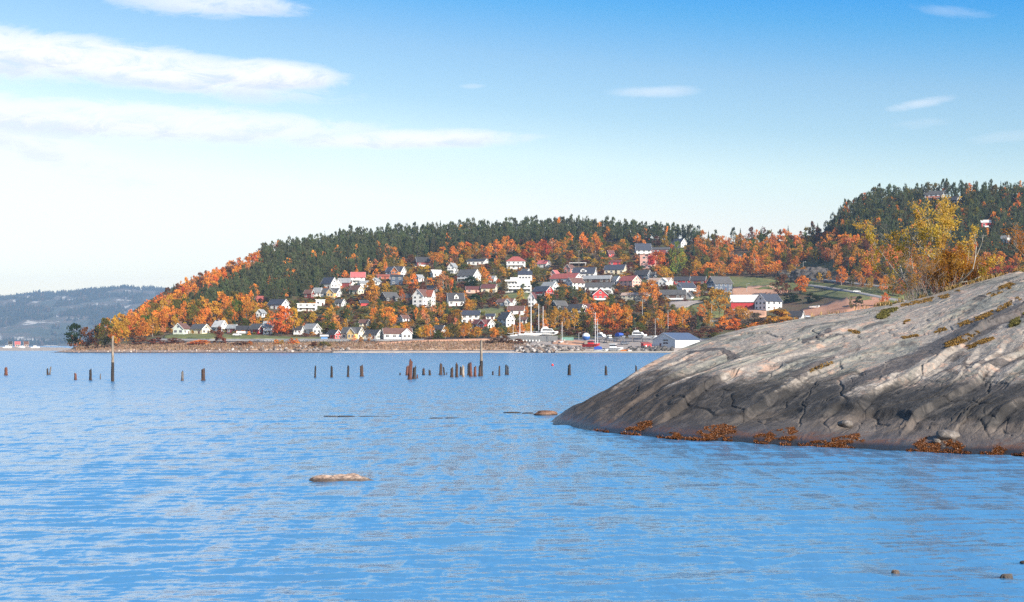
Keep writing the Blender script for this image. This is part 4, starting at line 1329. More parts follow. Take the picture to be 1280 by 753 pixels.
def quads(c, size, rng, flat=0.0, aspect=1.0):
    """leaf clumps: one randomly turned quad at each centre"""
    n = len(c)
    a = rng.normal(size=(n, 3))
    a[:, 2] *= (1 - flat)
    a /= np.linalg.norm(a, axis=1)[:, None] + 1e-9
    b = rng.normal(size=(n, 3))
    b -= a * (a * b).sum(1)[:, None]
    b /= np.linalg.norm(b, axis=1)[:, None] + 1e-9
    s = (np.asarray(size) * np.ones(n) * 0.5)[:, None]
    k = rng.uniform(0.55, 1.2, (n, 4, 1))
    V = np.stack([c - a * s * k[:, 0], c - b * s * aspect * k[:, 1], c + a * s * k[:, 2], c + b * s * aspect * k[:, 3]], 1).reshape(-1, 3)
    return V, np.arange(4 * n).reshape(-1, 4)


def crown_pts(kind, n, rng):
    """points in a unit-height crown (z 0..1 of tree height), radius relative to width 1"""
    if kind == 'birch':            # tall, pointed
        prof = lambda z: np.interp(z, [0.16, 0.25, 0.42, 0.65, 0.85, 1.0], [0.1, 0.36, 0.5, 0.40, 0.22, 0.03])
        lobes = 20
    elif kind == 'round':
        prof = lambda z: np.interp(z, [0.14, 0.22, 0.4, 0.62, 0.82, 0.95, 1.0], [0.12, 0.38, 0.5, 0.49, 0.36, 0.18, 0.02])
        lobes = 24
    elif kind == 'bush':
        prof = lambda z: np.interp(z, [0.0, 0.2, 0.5, 0.8, 1.0], [0.42, 0.5, 0.46, 0.30, 0.06])
        lobes = 18
    elif kind == 'poplar':
        prof = lambda z: np.interp(z, [0.05, 0.2, 0.5, 0.8, 1.0], [0.2, 0.45, 0.5, 0.38, 0.05])
        lobes = 26
    elif kind == 'pine':
        prof = lambda z: np.interp(z, [0.30, 0.42, 0.6, 0.8, 0.94, 1.0], [0.1, 0.40, 0.5, 0.42, 0.22, 0.04])
        lobes = 18
    z0 = {'birch': .18, 'round': .16, 'bush': .02, 'poplar': .08, 'pine': .34}[kind]
    lz = z0 + (0.97 - z0) * rng.random(lobes) ** 0.85
    la = rng.uniform(0, 6.283, lobes)
    lr = prof(lz) * rng.uniform(0.35, 1.0, lobes)
    ls = rng.uniform(0.10, 0.19, lobes) * (0.75 + 0.5 * prof(lz))
    i = rng.integers(0, lobes, n)
    d = rng.normal(size=(n, 3))
    d /= np.linalg.norm(d, axis=1)[:, None]
    rad = rng.random(n) ** 0.42
    p = np.stack([lr[i] * np.cos(la[i]), lr[i] * np.sin(la[i]), lz[i]], 1) + d * (ls[i] * rad)[:, None] * np.array([1.25, 1.25, 0.75])
    # stray leaves and the leader
    m = n // 8
    z = rng.uniform(z0, 1.0, m)
    a = rng.uniform(0, 6.283, m)
    r = prof(z) * np.sqrt(rng.random(m)) * 1.05
    p[:m] = np.stack([r * np.cos(a), r * np.sin(a), z], 1)
    p[:, 2] = np.clip(p[:, 2], 0.01, 1.03)
    return p


def conifer(n_lay, per, rng, slim=1.0):
    """unit spruce: tiers of drooping boughs, each bough a kite of two faces"""
    V, Fc = [], []
    for k in range(n_lay):
        f = (k + rng.uniform(-.3, .3)) / n_lay
        z = 0.08 + 0.90 * max(0, f)
        r = 0.5 * slim * (1 - f) ** 0.85 * rng.uniform(0.72, 1.12) + 0.012
        a0 = rng.uniform(0, 6.28)
        for j in range(per):
            if rng.random() < 0.07:
                continue
            a = a0 + 6.283 * j / per + rng.uniform(-.22, .22)
            rr = r * rng.uniform(0.7, 1.2)
            wd = 0.42 * rr + 0.012
            ca, sa = math.cos(a), math.sin(a)
            zt = z - rr * 0.32 * rng.uniform(.5, 1.3)
            b = len(V)
            V += [(0, 0, z + 0.045), (ca * rr * .55 - sa * wd, sa * rr * .55 + ca * wd, z - rr * .16), (ca * rr, sa * rr, zt), (ca * rr * .55 + sa * wd, sa * rr * .55 - ca * wd, z - rr * .16)]
            Fc.append((b, b + 1, b + 2, b + 3))
    b = len(V)
    V += [(0.012, 0, 0.93), (-0.008, 0.01, 0.93), (-0.008, -0.01, 0.93), (0, 0, 1.03)]
    Fc += [(b, b + 1, b + 3, b + 2)]
    return np.array(V), np.array(Fc)


PROTO = {}


def make_protos():
    for kind, n, sz, var in (('birch', 620, 0.078, 5), ('round', 760, 0.082, 5), ('bush', 420, 0.14, 4), ('poplar', 800, 0.07, 2), ('pine', 560, 0.085, 4)):
        for i in range(var):
            rng = np.random.default_rng(100 * i + len(kind))
            p = crown_pts(kind, n, rng)
            V, f = quads(p, rng.uniform(0.6, 1.4, len(p)) * sz, rng)
            me = npmesh('crown', V, f, [M_LEAF])
            tr = MB()
            top = {'birch': .9, 'round': .7, 'bush': .6, 'poplar': .85, 'pine': .93}[kind]
            w = {'bush': .02, 'pine': .02}.get(kind, .018)
            pts = [(rng.normal(0, .012) * (k > 0), rng.normal(0, .012) * (k > 0), -0.12 + (top + .12) * k / 4) for k in range(5)]
            tr.tube(pts, [w, w * .85, w * .65, w * .45, w * .15], 6)
            for k in range(5):
                a = rng.uniform(0, 6.28)
                z = rng.uniform(.25, .65) * top
                q = rng.uniform(.22, .40)
                tr.tube([(0, 0, z), (math.cos(a) * q * .5, math.sin(a) * q * .5, z + .10), (math.cos(a) * q, math.sin(a) * q, z + .17)], [w * .5, w * .35, w * .1], 4, cap=False)
            tm = tr.mesh('trunk', M_BIRCH if kind == 'birch' else M_BARK, fix=False)
            PROTO.setdefault(kind, []).append((me, tm, V, f))
    for i in range(5):
        rng = np.random.default_rng(900 + i)
        V, f = conifer(17, 9, rng)
        me = npmesh('crown', V, f, [M_LEAF])
        tm = MB().tube([(0, 0, -.1), (0, 0, .5), (0, 0, .95)], [.018, .012, .003], 6).mesh('trunk', M_BARK, fix=False)
        V2, f2 = conifer(11, 7, rng)
        PROTO.setdefault('spruce', []).append((me, tm, V2, f2))
    for kind, n, sz in (('birch', 230, 0.125), ('round', 240, 0.13), ('bush', 140, 0.21), ('pine', 190, 0.135)):
        for i in range(4):
            rng = np.random.default_rng(4000 + 31 * i + n)
            p = crown_pts(kind, n, rng)
            V, f = quads(p, rng.uniform(0.6, 1.4, len(p)) * sz, rng)
            PROTO.setdefault('mass_' + kind, []).append((V, f))


make_protos()
KNAME = dict(birch='birch_tree', round='broadleaf_tree', bush='shrub', poplar='poplar_tree', pine='pine_tree', spruce='spruce_tree')
KWORD = dict(birch='birch', round='tree', bush='shrub', poplar='poplar', pine='pine', spruce='spruce')
KCAT = dict(birch='tree', round='tree', bush='shrub', poplar='tree', pine='conifer', spruce='conifer')


def add_tree(kind, p, h, w, tint, rng, label, group=None):
    me, tm = PROTO[kind][int(rng.integers(0, len(PROTO[kind])))][:2]
    t = empty(KNAME[kind], p, rng.uniform(0, 6.28), label=label, category=KCAT[kind])
    if group:
        t['group'] = group
    c = np.array(TINTS[tint]) * rng.uniform(0.8, 1.2) * np.array([1, rng.uniform(0.88, 1.14), 1])
    o = obj('crown', me, t)
    o.scale = (w, w, h)
    o.color = (*c, 1)
    k = obj('trunk', tm, t)
    k.scale = (h * .75, h * .75, h)
    return t


def inside(px, py, poly):
    poly = np.array(poly, float)
    x0, y0 = poly[:, 0], poly[:, 1]
    x1, y1 = np.roll(x0, -1), np.roll(y0, -1)
    r = np.zeros(len(px), bool)
    for a, b, c, d in zip(x0, y0, x1, y1):
        cr = ((b > py) != (d > py)) & (px < (c - a) * (py - b) / (d - b + 1e-12) + a)
        r ^= cr
    return r


def scatter(poly, dx, dy, rng, jit=0.5):
    poly_a = np.array(poly, float)
    x0, y0 = poly_a.min(0)
    x1, y1 = poly_a.max(0)
    gx, gy = np.meshgrid(np.arange(x0, x1 + dx, dx), np.arange(y0, y1 + dy, dy))
    gx = gx + (np.arange(gx.shape[0]) % 2)[:, None] * dx * .5
    px = (gx + rng.uniform(-jit, jit, gx.shape) * dx).ravel()
    py = (gy + rng.uniform(-jit, jit, gy.shape) * dy).ravel()
    k = inside(px, py, poly)
    return px[k], py[k]


def blocked(px, py, w, h, tol=0.22):
    """does a crown at this spot stand before a house and hide too much of it?"""
    x0, x1, y0 = px - w / 2, px + w / 2, py - h
    for (a, b, c, d, base) in RECTS:
        if py < base - 0.3:
            # behind: keep out of the house's own footprint
            if py > base - 3.0 and a < px < c:
                return True
            continue
        ox, oy = min(x1, c) - max(x0, a), min(py, d) - max(y0, b)
        if ox > 0 and oy > 0 and ox * oy > tol * (c - a) * (d - b):
            return True
    return False


CLEAR = [  # lawns, roads, fields, cliffs: (x0, y0, x1, y1)
    (205, 421, 280, 424), (596, 387, 630, 396), (626, 368, 668, 375), (856, 378, 892, 396), (910, 347, 985, 368), (1003, 374, 1110, 396), (985, 344, 1140, 349), (1000, 355, 1140, 362),
    (836, 378, 884, 386), (640, 424, 900, 442), (996, 330, 1046, 344), (914, 315, 934, 324), (930, 385, 960, 396), (870, 366, 912, 368), (100, 424, 640, 442)]


def clear(px, py, off=0.0):
    return any(a <= px <= c and b <= py <= d for (a, b, c, d) in CLEAR)


TREES = []        # individuals and candidates: dict(px, py, h, w (photo px), kind, tint, must)


def want(px, py, h, w, tint, kind, must=True):
    TREES.append(dict(px=px, py=py, h=h, w=w, tint=tint, kind=kind, must=must))


MANUAL = [
    (92, 437, 32, 24, 'darkgreen', 'round'), (107, 436.5, 27, 15, 'russet', 'round'), (119, 436, 30, 16, 'russet', 'round'), (131, 435.5, 37, 20, 'olive', 'round'), (150, 434, 30, 20, 'gold', 'round'),
    (352, 419.5, 36, 27, 'deep', 'round'), (366, 418, 33, 16, 'gold', 'round'), (274.5, 430, 22, 15, 'russet', 'bush'), (146, 432, 22, 16, 'deep', 'round'), (178, 423, 22, 18, 'orange', 'round'),
    (464, 380.5, 30, 19, 'gold', 'round'), (517, 370.5, 28, 14, 'orange', 'birch'), (502.5, 378.5, 17, 9, 'deep', 'birch'), (485, 409, 25, 19, 'orange', 'round'), (554, 366.5, 27, 22, 'salmon', 'birch'),
    (546, 334, 18, 15, 'orange', 'round'), (608.5, 357, 18, 12, 'orange', 'birch'), (559, 402.5, 23, 12, 'spruce', 'spruce'), (571, 404, 17, 15, 'gold', 'round'), (588, 359, 14, 18, 'darkgreen', 'bush'),
    (568, 368, 22, 10, 'spruce', 'spruce'), (594, 381, 14, 16, 'darkgreen', 'bush'), (846, 346, 43, 20, 'bright', 'poplar'), (837, 345, 32, 14, 'darkgreen', 'poplar'), (822, 337, 22, 24, 'deep', 'round'),
    (831, 350, 16, 17, 'yellow', 'round'), (813, 379, 28, 24, 'orange', 'round'), (899, 397, 35, 30, 'gold', 'round'), (928, 402, 20, 20, 'gold', 'round'), (973, 409, 21, 42, 'gold', 'bush'),
    (978, 369, 25, 22, 'russet', 'round'), (1002, 368, 24, 18, 'deep', 'round'), (988, 378, 11, 24, 'darkgreen', 'bush'), (1016, 378, 11, 22, 'darkgreen', 'bush'), (943, 343, 32, 13, 'orange', 'birch'),
    (965, 346, 19, 22, 'orange', 'birch'), (886, 346.5, 18, 21, 'orange', 'round'), (694, 413, 29, 16, 'yellow', 'birch'), (706, 413.5, 28, 15, 'gold', 'birch'), (718, 413, 27, 15, 'yellow', 'birch'), (728, 412, 27, 12, 'olive', 'birch'),
    (742, 413, 34, 19, 'orange', 'birch'), (755, 412.5, 36, 21, 'deep', 'round'), (770, 413, 33, 20, 'orange', 'round'), (784, 412, 30, 16, 'orange', 'birch'), (700, 377, 18, 14, 'pine', 'pine'), (716, 378, 20, 16, 'pine', 'pine'), (727, 378, 15, 10, 'pine', 'pine'),
    (685.5, 401, 28, 7, 'olive', 'poplar'), (677, 389, 22, 14, 'darkgreen', 'pine'), (664, 328, 26, 20, 'deep', 'round'), (679, 326, 25, 20, 'scarlet', 'round'), (698, 322, 20, 14, 'orange', 'birch'), (728, 316, 25, 16, 'orange', 'birch'), (744, 317, 26, 15, 'orange', 'birch'),
    (696, 335, 19, 16, 'pine', 'pine'), (792, 414, 19, 12, 'spruce', 'spruce'), (872, 415, 22, 12, 'spruce', 'spruce'), (608, 424, 15, 9, 'pine', 'pine'), (627, 423, 15, 13, 'pine', 'pine'), (865, 414, 17, 22, 'twig', 'bush'),
    (475, 330, 20, 14, 'orange', 'birch'), (484, 327, 22, 13, 'salmon', 'birch'), (493, 328, 19, 13, 'orange', 'birch'), (566, 326, 18, 11, 'orange', 'birch'), (577, 325, 22, 14, 'orange', 'birch'), (595, 322, 19, 12, 'gold', 'birch'),
    (640, 318, 18, 16, 'orange', 'birch'), (620, 322, 22, 15, 'orange', 'birch'), (630, 316, 20, 12, 'orange', 'birch'), (755, 340, 16, 16, 'olive', 'round'), (782, 414, 22, 16, 'gold', 'bush'), (824, 412, 25, 15, 'orange', 'birch'), (840, 412, 24, 18, 'deep', 'birch'),
    (853, 411, 27, 14, 'orange', 'birch'), (808, 411, 20, 16, 'gold', 'round'), (888, 412, 22, 14, 'gold', 'birch'), (903, 412, 16, 18, 'orange', 'bush'), (917, 411, 14, 16, 'deep', 'bush'), (945, 408, 16, 22, 'twig', 'bush'), (912, 400, 15, 14, 'orange', 'round'),
    (1107, 385, 19, 12, 'deep', 'birch'), (1074, 384, 13, 13, 'pine', 'bush'), (1064, 386, 15, 5, 'olive', 'poplar'), (1052, 357, 24, 15, 'orange', 'birch'), (1065, 361, 17, 10, 'olive', 'birch'), (1076, 362, 22, 11, 'orange', 'birch'), (1088, 363, 18, 11, 'gold', 'birch'),
    (1104, 366, 20, 14, 'orange', 'birch'), (1117, 371, 27, 15, 'orange', 'birch'), (1024, 354, 13, 9, 'yellow', 'birch'), (1036, 352, 13, 8, 'gold', 'birch'), (1005, 351, 17, 13, 'orange', 'round'), (1126, 372, 24, 14, 'deep', 'birch'),
    (1238, 265, 14, 13, 'orange', 'birch'), (1216, 259, 12, 9, 'orange', 'birch'), (1214, 265, 9, 9, 'salmon', 'birch'), (1180, 244, 12, 10, 'deep', 'birch'), (1145, 241, 13, 9, 'orange', 'birch'), (1117, 262, 14, 10, 'orange', 'birch'),
    (1229, 345, 24, 14, 'orange', 'birch'), (1214, 325, 26, 18, 'orange', 'birch'), (1245, 352, 18, 16, 'scarlet', 'round'), (1262, 350, 18, 18, 'scarlet', 'round'), (1063, 278, 16, 7, 'orange', 'birch'), (1074, 272, 16, 7, 'orange', 'birch'),
    # young orange shrubs along the shore road
    (312, 432, 6, 8, 'deep', 'bush'), (345, 431, 7, 7, 'orange', 'bush'), (352, 431, 6, 7, 'gold', 'bush'), (364, 431, 8, 9, 'deep', 'bush'), (371, 430.5, 7, 7, 'orange', 'bush'), (443, 427.5, 8, 6, 'orange', 'birch'), (451, 428, 7, 6, 'gold', 'bush'),
    (462, 427.5, 10, 7, 'orange', 'birch'), (217, 430, 7, 26, 'russet', 'bush'), (250, 431, 6, 24, 'deep', 'bush'), (175, 431, 9, 26, 'russet', 'bush'), (196, 431, 9, 22, 'russet', 'bush'), (405, 434, 7, 16, 'olive', 'bush'), (393, 434, 6, 14, 'russet', 'bush'), (300, 432, 5, 20, 'russet', 'bush'),
    (513, 423, 12, 16, 'darkgreen', 'bush'), (527, 424, 16, 13, 'yellow', 'birch'), (538, 424.5, 19, 12, 'orange', 'birch'), (548, 425, 12, 14, 'green', 'bush'), (557, 424.5, 16, 11, 'gold', 'birch'), (569, 424, 18, 12, 'olive', 'round'), (580, 424, 20, 10, 'orange', 'birch'),
    (586, 423.5, 22, 9, 'gold', 'birch'), (597, 424, 15, 12, 'gold', 'round'), (617, 424, 15, 11, 'orange', 'round'), (640, 422, 16, 14, 'gold', 'birch'), (650, 421, 18, 12, 'orange', 'birch'), (660, 420, 16, 12, 'gold', 'round'), (632, 429, 9, 20, 'russet', 'bush'), (618, 430, 8, 18, 'twig', 'bush'), (648, 431, 7, 16, 'russet', 'bush'),
]
for r in MANUAL:
    want(*r)

# --- regions filled with trees: the village slope first
def fill(poly, dx, dy, hr, wr, mix, tol=0.15, seed=1, houses=True):
    rng = np.random.default_rng(seed)
    px, py = scatter(poly, dx, dy, rng)
    keys = list(mix.keys())
    pr = np.array([mix[k] for k in keys], float)
    pr /= pr.sum()
    for x, y in zip(px, py):
        kind, tint = keys[int(rng.choice(len(keys), p=pr))]
        h, w = rng.uniform(*hr), rng.uniform(*wr)
        if kind in ('spruce', 'pine'):
            w *= 0.62
            h *= 1.1
        if kind == 'bush':
            h *= .5
        if clear(x, y) or clear(x, y - 1.0):
            continue
        if houses and blocked(x, y, w, h, tol):
            # a low shrub may still fit
            h, w, kind = h * .32, w * .6, 'bush'
            tint = tint if tint not in ('spruce', 'pine') else 'darkgreen'
            if blocked(x, y, w, h, 0.10):
                continue
        want(x, y, h, w, tint, kind, False)


VILLAGE = [(160, 424), (190, 408), (215, 400), (260, 396), (300, 390), (350, 380), (390, 368), (420, 355), (450, 344), (470, 331), (520, 323), (560, 317), (620, 312), (700, 307), (760, 307), (860, 311), (905, 345), (885, 400), (885, 414), (640, 420), (600, 424), (420, 423), (215, 418)]
VMIX = {('birch', 'orange'): 10, ('birch', 'gold'): 8, ('round', 'orange'): 5, ('round', 'deep'): 3, ('round', 'gold'): 6, ('bush', 'russet'): 10, ('bush', 'olive'): 11, ('round', 'olive'): 10, ('bush', 'gold'): 5, ('birch', 'salmon'): 4, ('round', 'russet'): 8, ('spruce', 'spruce'): 4, ('round', 'green'): 7, ('birch', 'olive'): 5,
        ('bush', 'darkgreen'): 9, ('birch', 'yellow'): 5, ('pine', 'pine'): 4}
fill(VILLAGE, 10.5, 4.8, (9.5, 18), (6.5, 11.5), VMIX, 0.08, 11)
# west of the row of houses, below the spruces
fill([(100, 436), (140, 420), (190, 400), (215, 392), (260, 392), (330, 380), (330, 408), (240, 408), (210, 412), (195, 424), (150, 430)], 9, 5, (18, 28), (11, 17), {('birch', 'gold'): 6, ('round', 'orange'): 6, ('round', 'olive'): 5, ('round', 'green'): 4, ('birch', 'orange'): 5, ('round', 'gold'): 5, ('spruce', 'spruce'): 1}, .15, 12)
# belt of birches right of the village, with the cliffs
fill([(860, 311), (905, 306), (960, 304), (1000, 300), (1035, 300), (1100, 312), (1290, 335), (1640, 350), (1640, 400), (1290, 375), (1180, 372), (1130, 366), (1060, 350), (990, 347), (905, 347), (880, 346)], 7.6, 4.2, (11, 20), (8, 13),
     {('birch', 'orange'): 10, ('birch', 'deep'): 6, ('birch', 'gold'): 6, ('round', 'orange'): 12, ('round', 'gold'): 5, ('round', 'salmon'): 4, ('birch', 'salmon'): 4, ('round', 'russet'): 8, ('spruce', 'spruce'): 6, ('pine', 'pine'): 3, ('birch', 'olive'): 8, ('round', 'olive'): 5, ('bush', 'russet'): 6, ('round', 'green'): 3}, .15, 13)
fill([(900, 402), (960, 404), (1000, 404), (1010, 412), (900, 414)], 9, 4, (9, 14), (12, 18), {('bush', 'twig'): 4, ('bush', 'olive'): 4, ('bush', 'orange'): 3}, .1, 14)
fill([(690, 414), (790, 413), (900, 411), (900, 423), (790, 422.5), (690, 421)], 8, 3.2, (8, 15), (9, 15), {('bush', 'russet'): 6, ('bush', 'twig'): 4, ('bush', 'olive'): 2}, .1, 21)
# low undergrowth between everything on the slope
fill(VILLAGE, 11, 4.6, (8, 12), (9, 15), {('bush', 'russet'): 5, ('bush', 'olive'): 5, ('bush', 'twig'): 3, ('bush', 'gold'): 3}, .08, 15)
# the orange flank of the western end
FLANK = [(84, 440), (105, 427), (140, 414), (180, 390), (220, 370), (260, 350), (300, 335), (337, 323), (330, 338), (290, 362), (240, 385), (212, 398), (190, 414), (150, 430)]
fill(FLANK, 6.5, 3.4, (11, 18), (8, 12), {('birch', 'orange'): 14, ('birch', 'deep'): 11, ('birch', 'scarlet'): 4, ('birch', 'salmon'): 6, ('round', 'orange'): 6, ('spruce', 'spruce'): 7, ('round', 'russet'): 3}, .15, 16)
NCUT = len(TREES)
# spruce and pine wood along the ridge
WOOD = [(322, 327), (340, 321), (400, 311), (440, 305), (520, 299), (640, 293.5), (700, 290.5), (760, 293.5), (870, 301), (884, 303), (872, 308), (760, 307), (700, 307), (620, 313), (520, 324), (480, 330), (450, 344), (420, 355), (390, 368), (350, 380), (300, 390), (260, 396), (218, 399), (240, 386), (290, 362), (330, 340)]
fill(WOOD, 4.9, 2.05, (14, 22), (9.5, 14), {('spruce', 'spruce'): 6, ('pine', 'pine'): 17, ('birch', 'orange'): 0.6}, .15, 17)
EAST = [(1028, 296), (1040, 286), (1060, 267), (1100, 252), (1180, 245.5), (1300, 246.5), (1400, 252), (1640, 271), (1640, 352), (1300, 336), (1200, 328), (1150, 314), (1080, 305), (1040, 303)]
fill(EAST, 5.2, 2.3, (13, 22), (8.5, 13), {('spruce', 'spruce'): 9, ('pine', 'pine'): 14, ('birch', 'orange'): 1.8, ('round', 'olive'): 1.5, ('round', 'deep'): .2}, .03, 18)
fill([(880, 305), (905, 305), (960, 303), (1000, 299), (1030, 297), (1030, 300), (960, 307), (890, 310)], 13, 3, (12, 22), (8, 12), {('spruce', 'spruce'): 8, ('birch', 'russet'): 3, ('pine', 'pine'): 2}, .15, 19)

# ---- world positions in one go
_W = ground([d['px'] for d in TREES], [d['py'] for d in TREES])
for d, w in zip(TREES, _W):
    d['p'] = w
    d['s'] = w[1] / F
    d['conif'] = d['kind'] in ('spruce', 'pine')

# crude visibility: how much of each tree nothing nearer hides, on a 1 px raster
_order = sorted(range(len(TREES)), key=lambda i: TREES[i]['p'][1])
_buf = np.zeros((520, 1400), bool)
for i in _order:
    d = TREES[i]
    x0, x1 = int(d['px'] - d['w'] * .38), int(d['px'] + d['w'] * .38) + 1
    y0, y1 = int(d['py'] - d['h']), int(d['py'] - d['h'] * .15) + 1
    x0, x1, y0, y1 = max(x0, 0), min(max(x1, 1), 1399), max(y0, 0), min(y1, 519)
    sub = _buf[y0:y1, x0:x1]
    tb = np.interp(d['px'], [690, 760, 830, 900, 985, 1060, 1130, 1200, 1280], [528, 487, 446, 418, 401, 390, 378, 358, 340])
    vis = (~sub).sum() if sub.size else 0
    if d['px'] > 690 and d['py'] - d['h'] > tb - 2:
        vis = 0
    d['vis'] = vis
    sub[:] = True


def share(lst, n):
    must = [d for d in lst if d['must']]
    rest = sorted([d for d in lst if not d['must']], key=lambda d: -d['vis'])
    k = max(0, n - len(must))
    return must + rest[:k], rest[k:]


_trees, _shrubs, _conif, beyond = [], [], [], []
for d in TREES:
    if d['px'] > 1285 and not d['must']:
        beyond.append(d)        # the wood goes on past the edge of the view
        continue
    (_conif if d['conif'] else _shrubs if d['kind'] == 'bush' else _trees).append(d)
ind_t, rest_t = share(_trees, 298)
ind_s, rest_s = share(_shrubs, 200)
ind_c, rest_c = share(_conif, 290)
rest_c += [d for d in beyond if d['conif']]
rest_t += [d for d in beyond if not d['conif'] and d['kind'] != 'bush']
rest_s += [d for d in beyond if d['kind'] == 'bush']

MARKS += [('country road', 1060, 365, 40), ('grey road cutting', 1020, 346, 30), ('tall green poplar', 846, 346, 10), ('laid up yachts', 672, 425, 30), ('reed shore', 560, 434, 60), ('dirt field', 1050, 388, 40)]


def mark_label(d, used):
    size = 'tall' if d['h'] * d['s'] > 13.5 else 'small' if d['h'] * d['s'] < 6.5 else ''
    noun = ' '.join(x for x in (size, TWORD[d['tint']], KWORD[d['kind']]) if x)
    near = sorted(MARKS, key=lambda m: math.hypot(max(0, abs(d['px'] - m[1]) - m[3]), 1.6 * (d['py'] - m[2])))
    for m in near[:7]:
        dx, dy = d['px'] - m[1], d['py'] - m[2]
        if m[0] == 'tall green poplar' and abs(dx) < 2:
            continue
        if abs(dx) > m[3] + 1 and abs(dx) > abs(dy) * 1.2:
            rel = 'just left of the' if dx < 0 else 'just right of the'
            if abs(dx) > m[3] + 22:
                rel = 'some way left of the' if dx < 0 else 'some way right of the'
        else:
            rel = 'in front of the' if dy > 0 else 'behind the'
            if abs(dy) > 14:
                rel = 'downhill of the' if dy > 0 else 'uphill of the'
        l = f'{noun} {rel} {m[0]}'
        if l not in used and len(l.split()) <= 16:
            used.add(l)
            return l
    m = near[0]
    for q in ('second', 'third', 'fourth', 'fifth', 'sixth', 'seventh', 'eighth', 'ninth', 'tenth'):
        l = f'{q} {noun} from the {m[0]}'
        if l not in used:
            used.add(l)
            return l
    return f'{noun} among the trees round the {m[0]}'


_used = set()
rng = np.random.default_rng(9)
for d in ind_t + ind_s:
    h, w = d['h'] * d['s'], d['w'] * d['s'] * 1.12
    grp = None
    if not d['must'] and inside(np.array([d['px']]), np.array([d['py']]), FLANK)[0]:
        lab, grp = f'one of many {TWORD[d["tint"]]} trees crowding the western flank above the fjord', f'{TWORD[d["tint"]]} trees of the western flank'
    else:
        lab = mark_label(d, _used)
    add_tree(d['kind'], d['p'], h, w, d['tint'], rng, lab, grp or ('shrubs of the village slope' if d['kind'] == 'bush' else 'autumn trees of the village slope'))
for d in ind_c:
    h, w = d['h'] * d['s'], d['w'] * d['s'] * 1.1
    a = np.array([d['px']]), np.array([d['py']])
    if not d['must'] and inside(*a, WOOD)[0]:
        k = KWORD[d['kind']]
        lab, grp = f'one dark {k} of the dense wood on the ridge above the village', f'{k}s of the ridge wood'
    elif not d['must'] and inside(*a, EAST)[0]:
        k = KWORD[d['kind']]
        lab, grp = f'one dark {k} of the dense wood on the eastern hill', f'{k}s of the eastern hill'
    elif not d['must'] and inside(*a, FLANK)[0]:
        lab, grp = 'one dark spruce standing among the orange trees of the western flank', 'spruces of the western flank'
    else:
        lab, grp = mark_label(d, _used), 'conifers of the village slope'
    add_tree(d['kind'], d['p'], h, w, d['tint'], rng, lab, grp)


def mass(name, lst, label, cat):
    Vs, Fs, Cs = [], [], []
    b = 0
    rng = np.random.default_rng(5)
    for d in lst:
        if d['kind'] == 'spruce':
            pr = PROTO['spruce']
            V, f = pr[int(rng.integers(0, len(pr)))][2:]
        else:
            pr = PROTO['mass_' + ('round' if d['kind'] == 'poplar' else d['kind'])]
            V, f = pr[int(rng.integers(0, len(pr)))]
        a = rng.uniform(0, 6.28)
        h, w = d['h'] * d['s'], d['w'] * d['s'] * 1.12
        ca, sa = math.cos(a), math.sin(a)
        X = np.stack([(V[:, 0] * ca - V[:, 1] * sa) * w, (V[:, 0] * sa + V[:, 1] * ca) * w, V[:, 2] * h], 1) + d['p']
        c = np.array(TINTS[d['tint']]) * rng.uniform(0.78, 1.22) * np.array([1, rng.uniform(0.88, 1.14), 1])
        Vs.append(X)
        Fs.append(f + b)
        Cs.append(np.tile(np.append(c, 1), (len(X), 1)))
        b += len(X)
    if not Vs:
        return
    me = npmesh(name, np.concatenate(Vs), np.concatenate(Fs), [M_MASS])
    attr(me, 'tint', np.concatenate(Cs), 'FLOAT_COLOR')
    return obj(name, me, kind='stuff', label=label, category=cat)


mass('autumn_wood', rest_t, 'mass of orange and russet autumn wood behind and between the single trees', 'wood')
mass('undergrowth', rest_s, 'mass of russet and olive scrub between the houses', 'undergrowth')
mass('conifer_forest', rest_c, 'dense dark green spruce and pine forest on the ridges', 'forest')
print('trees', len(ind_t), len(rest_t), 'shrubs', len(ind_s), len(rest_s), 'conifers', len(ind_c), len(rest_c))
# ================================================================== OLD PILES IN THE WATER
def mat_pile():
    m, t = mat('weathered_pile_wood')
    tc = t.n('ShaderNodeTexCoord')
    o = tc.outputs['Object']
    mp = t.n('ShaderNodeMapping', ins={'Vector': o, 'Scale': (7, 7, 0.8)})
    g = t.noise(mp.outputs[0], 1.5, 5.0, 0.65)
    tone = t.n('ShaderNodeObjectInfo').outputs['Color']
    col = t.mix(1.0, tone, t.ramp(g, [(0.3, 0.25), (0.5, 0.9), (0.7, 1.7)]), 'MULTIPLY')
    sep = t.n('ShaderNodeSeparateXYZ', ins={0: t.n('ShaderNodeNewGeometry').outputs['Position']})
    wet = t.maprange(t.math('ADD', sep.outputs[2], t.math('MULTIPLY', g, 0.5)), 0.62, 0.35)
    col = t.mix(t.math('MULTIPLY', wet, 0.55), col, (0.05, 0.022, 0.012))
    p = t.n('ShaderNodeBsdfPrincipled', ins={'Base Color': col, 'Roughness': 0.85})
    bp = t.n('ShaderNodeBump', ins={'Strength': 1.0, 'Distance': 0.06, 'Height': g})
    t.link(bp.outputs[0], p.inputs['Normal'])
    return finish(m, t, p.outputs[0])


M_PILE = mat_pile()
PTONE = dict(dark=(0.030, 0.023, 0.020), brown=(0.060, 0.033, 0.023), red=(0.125, 0.045, 0.029), grey=(0.13, 0.11, 0.095), pale=(0.36, 0.28, 0.21))


def at_water(px, py):
    D = CH * F / (py - HZ)
    return (px - 640) / F * D, D


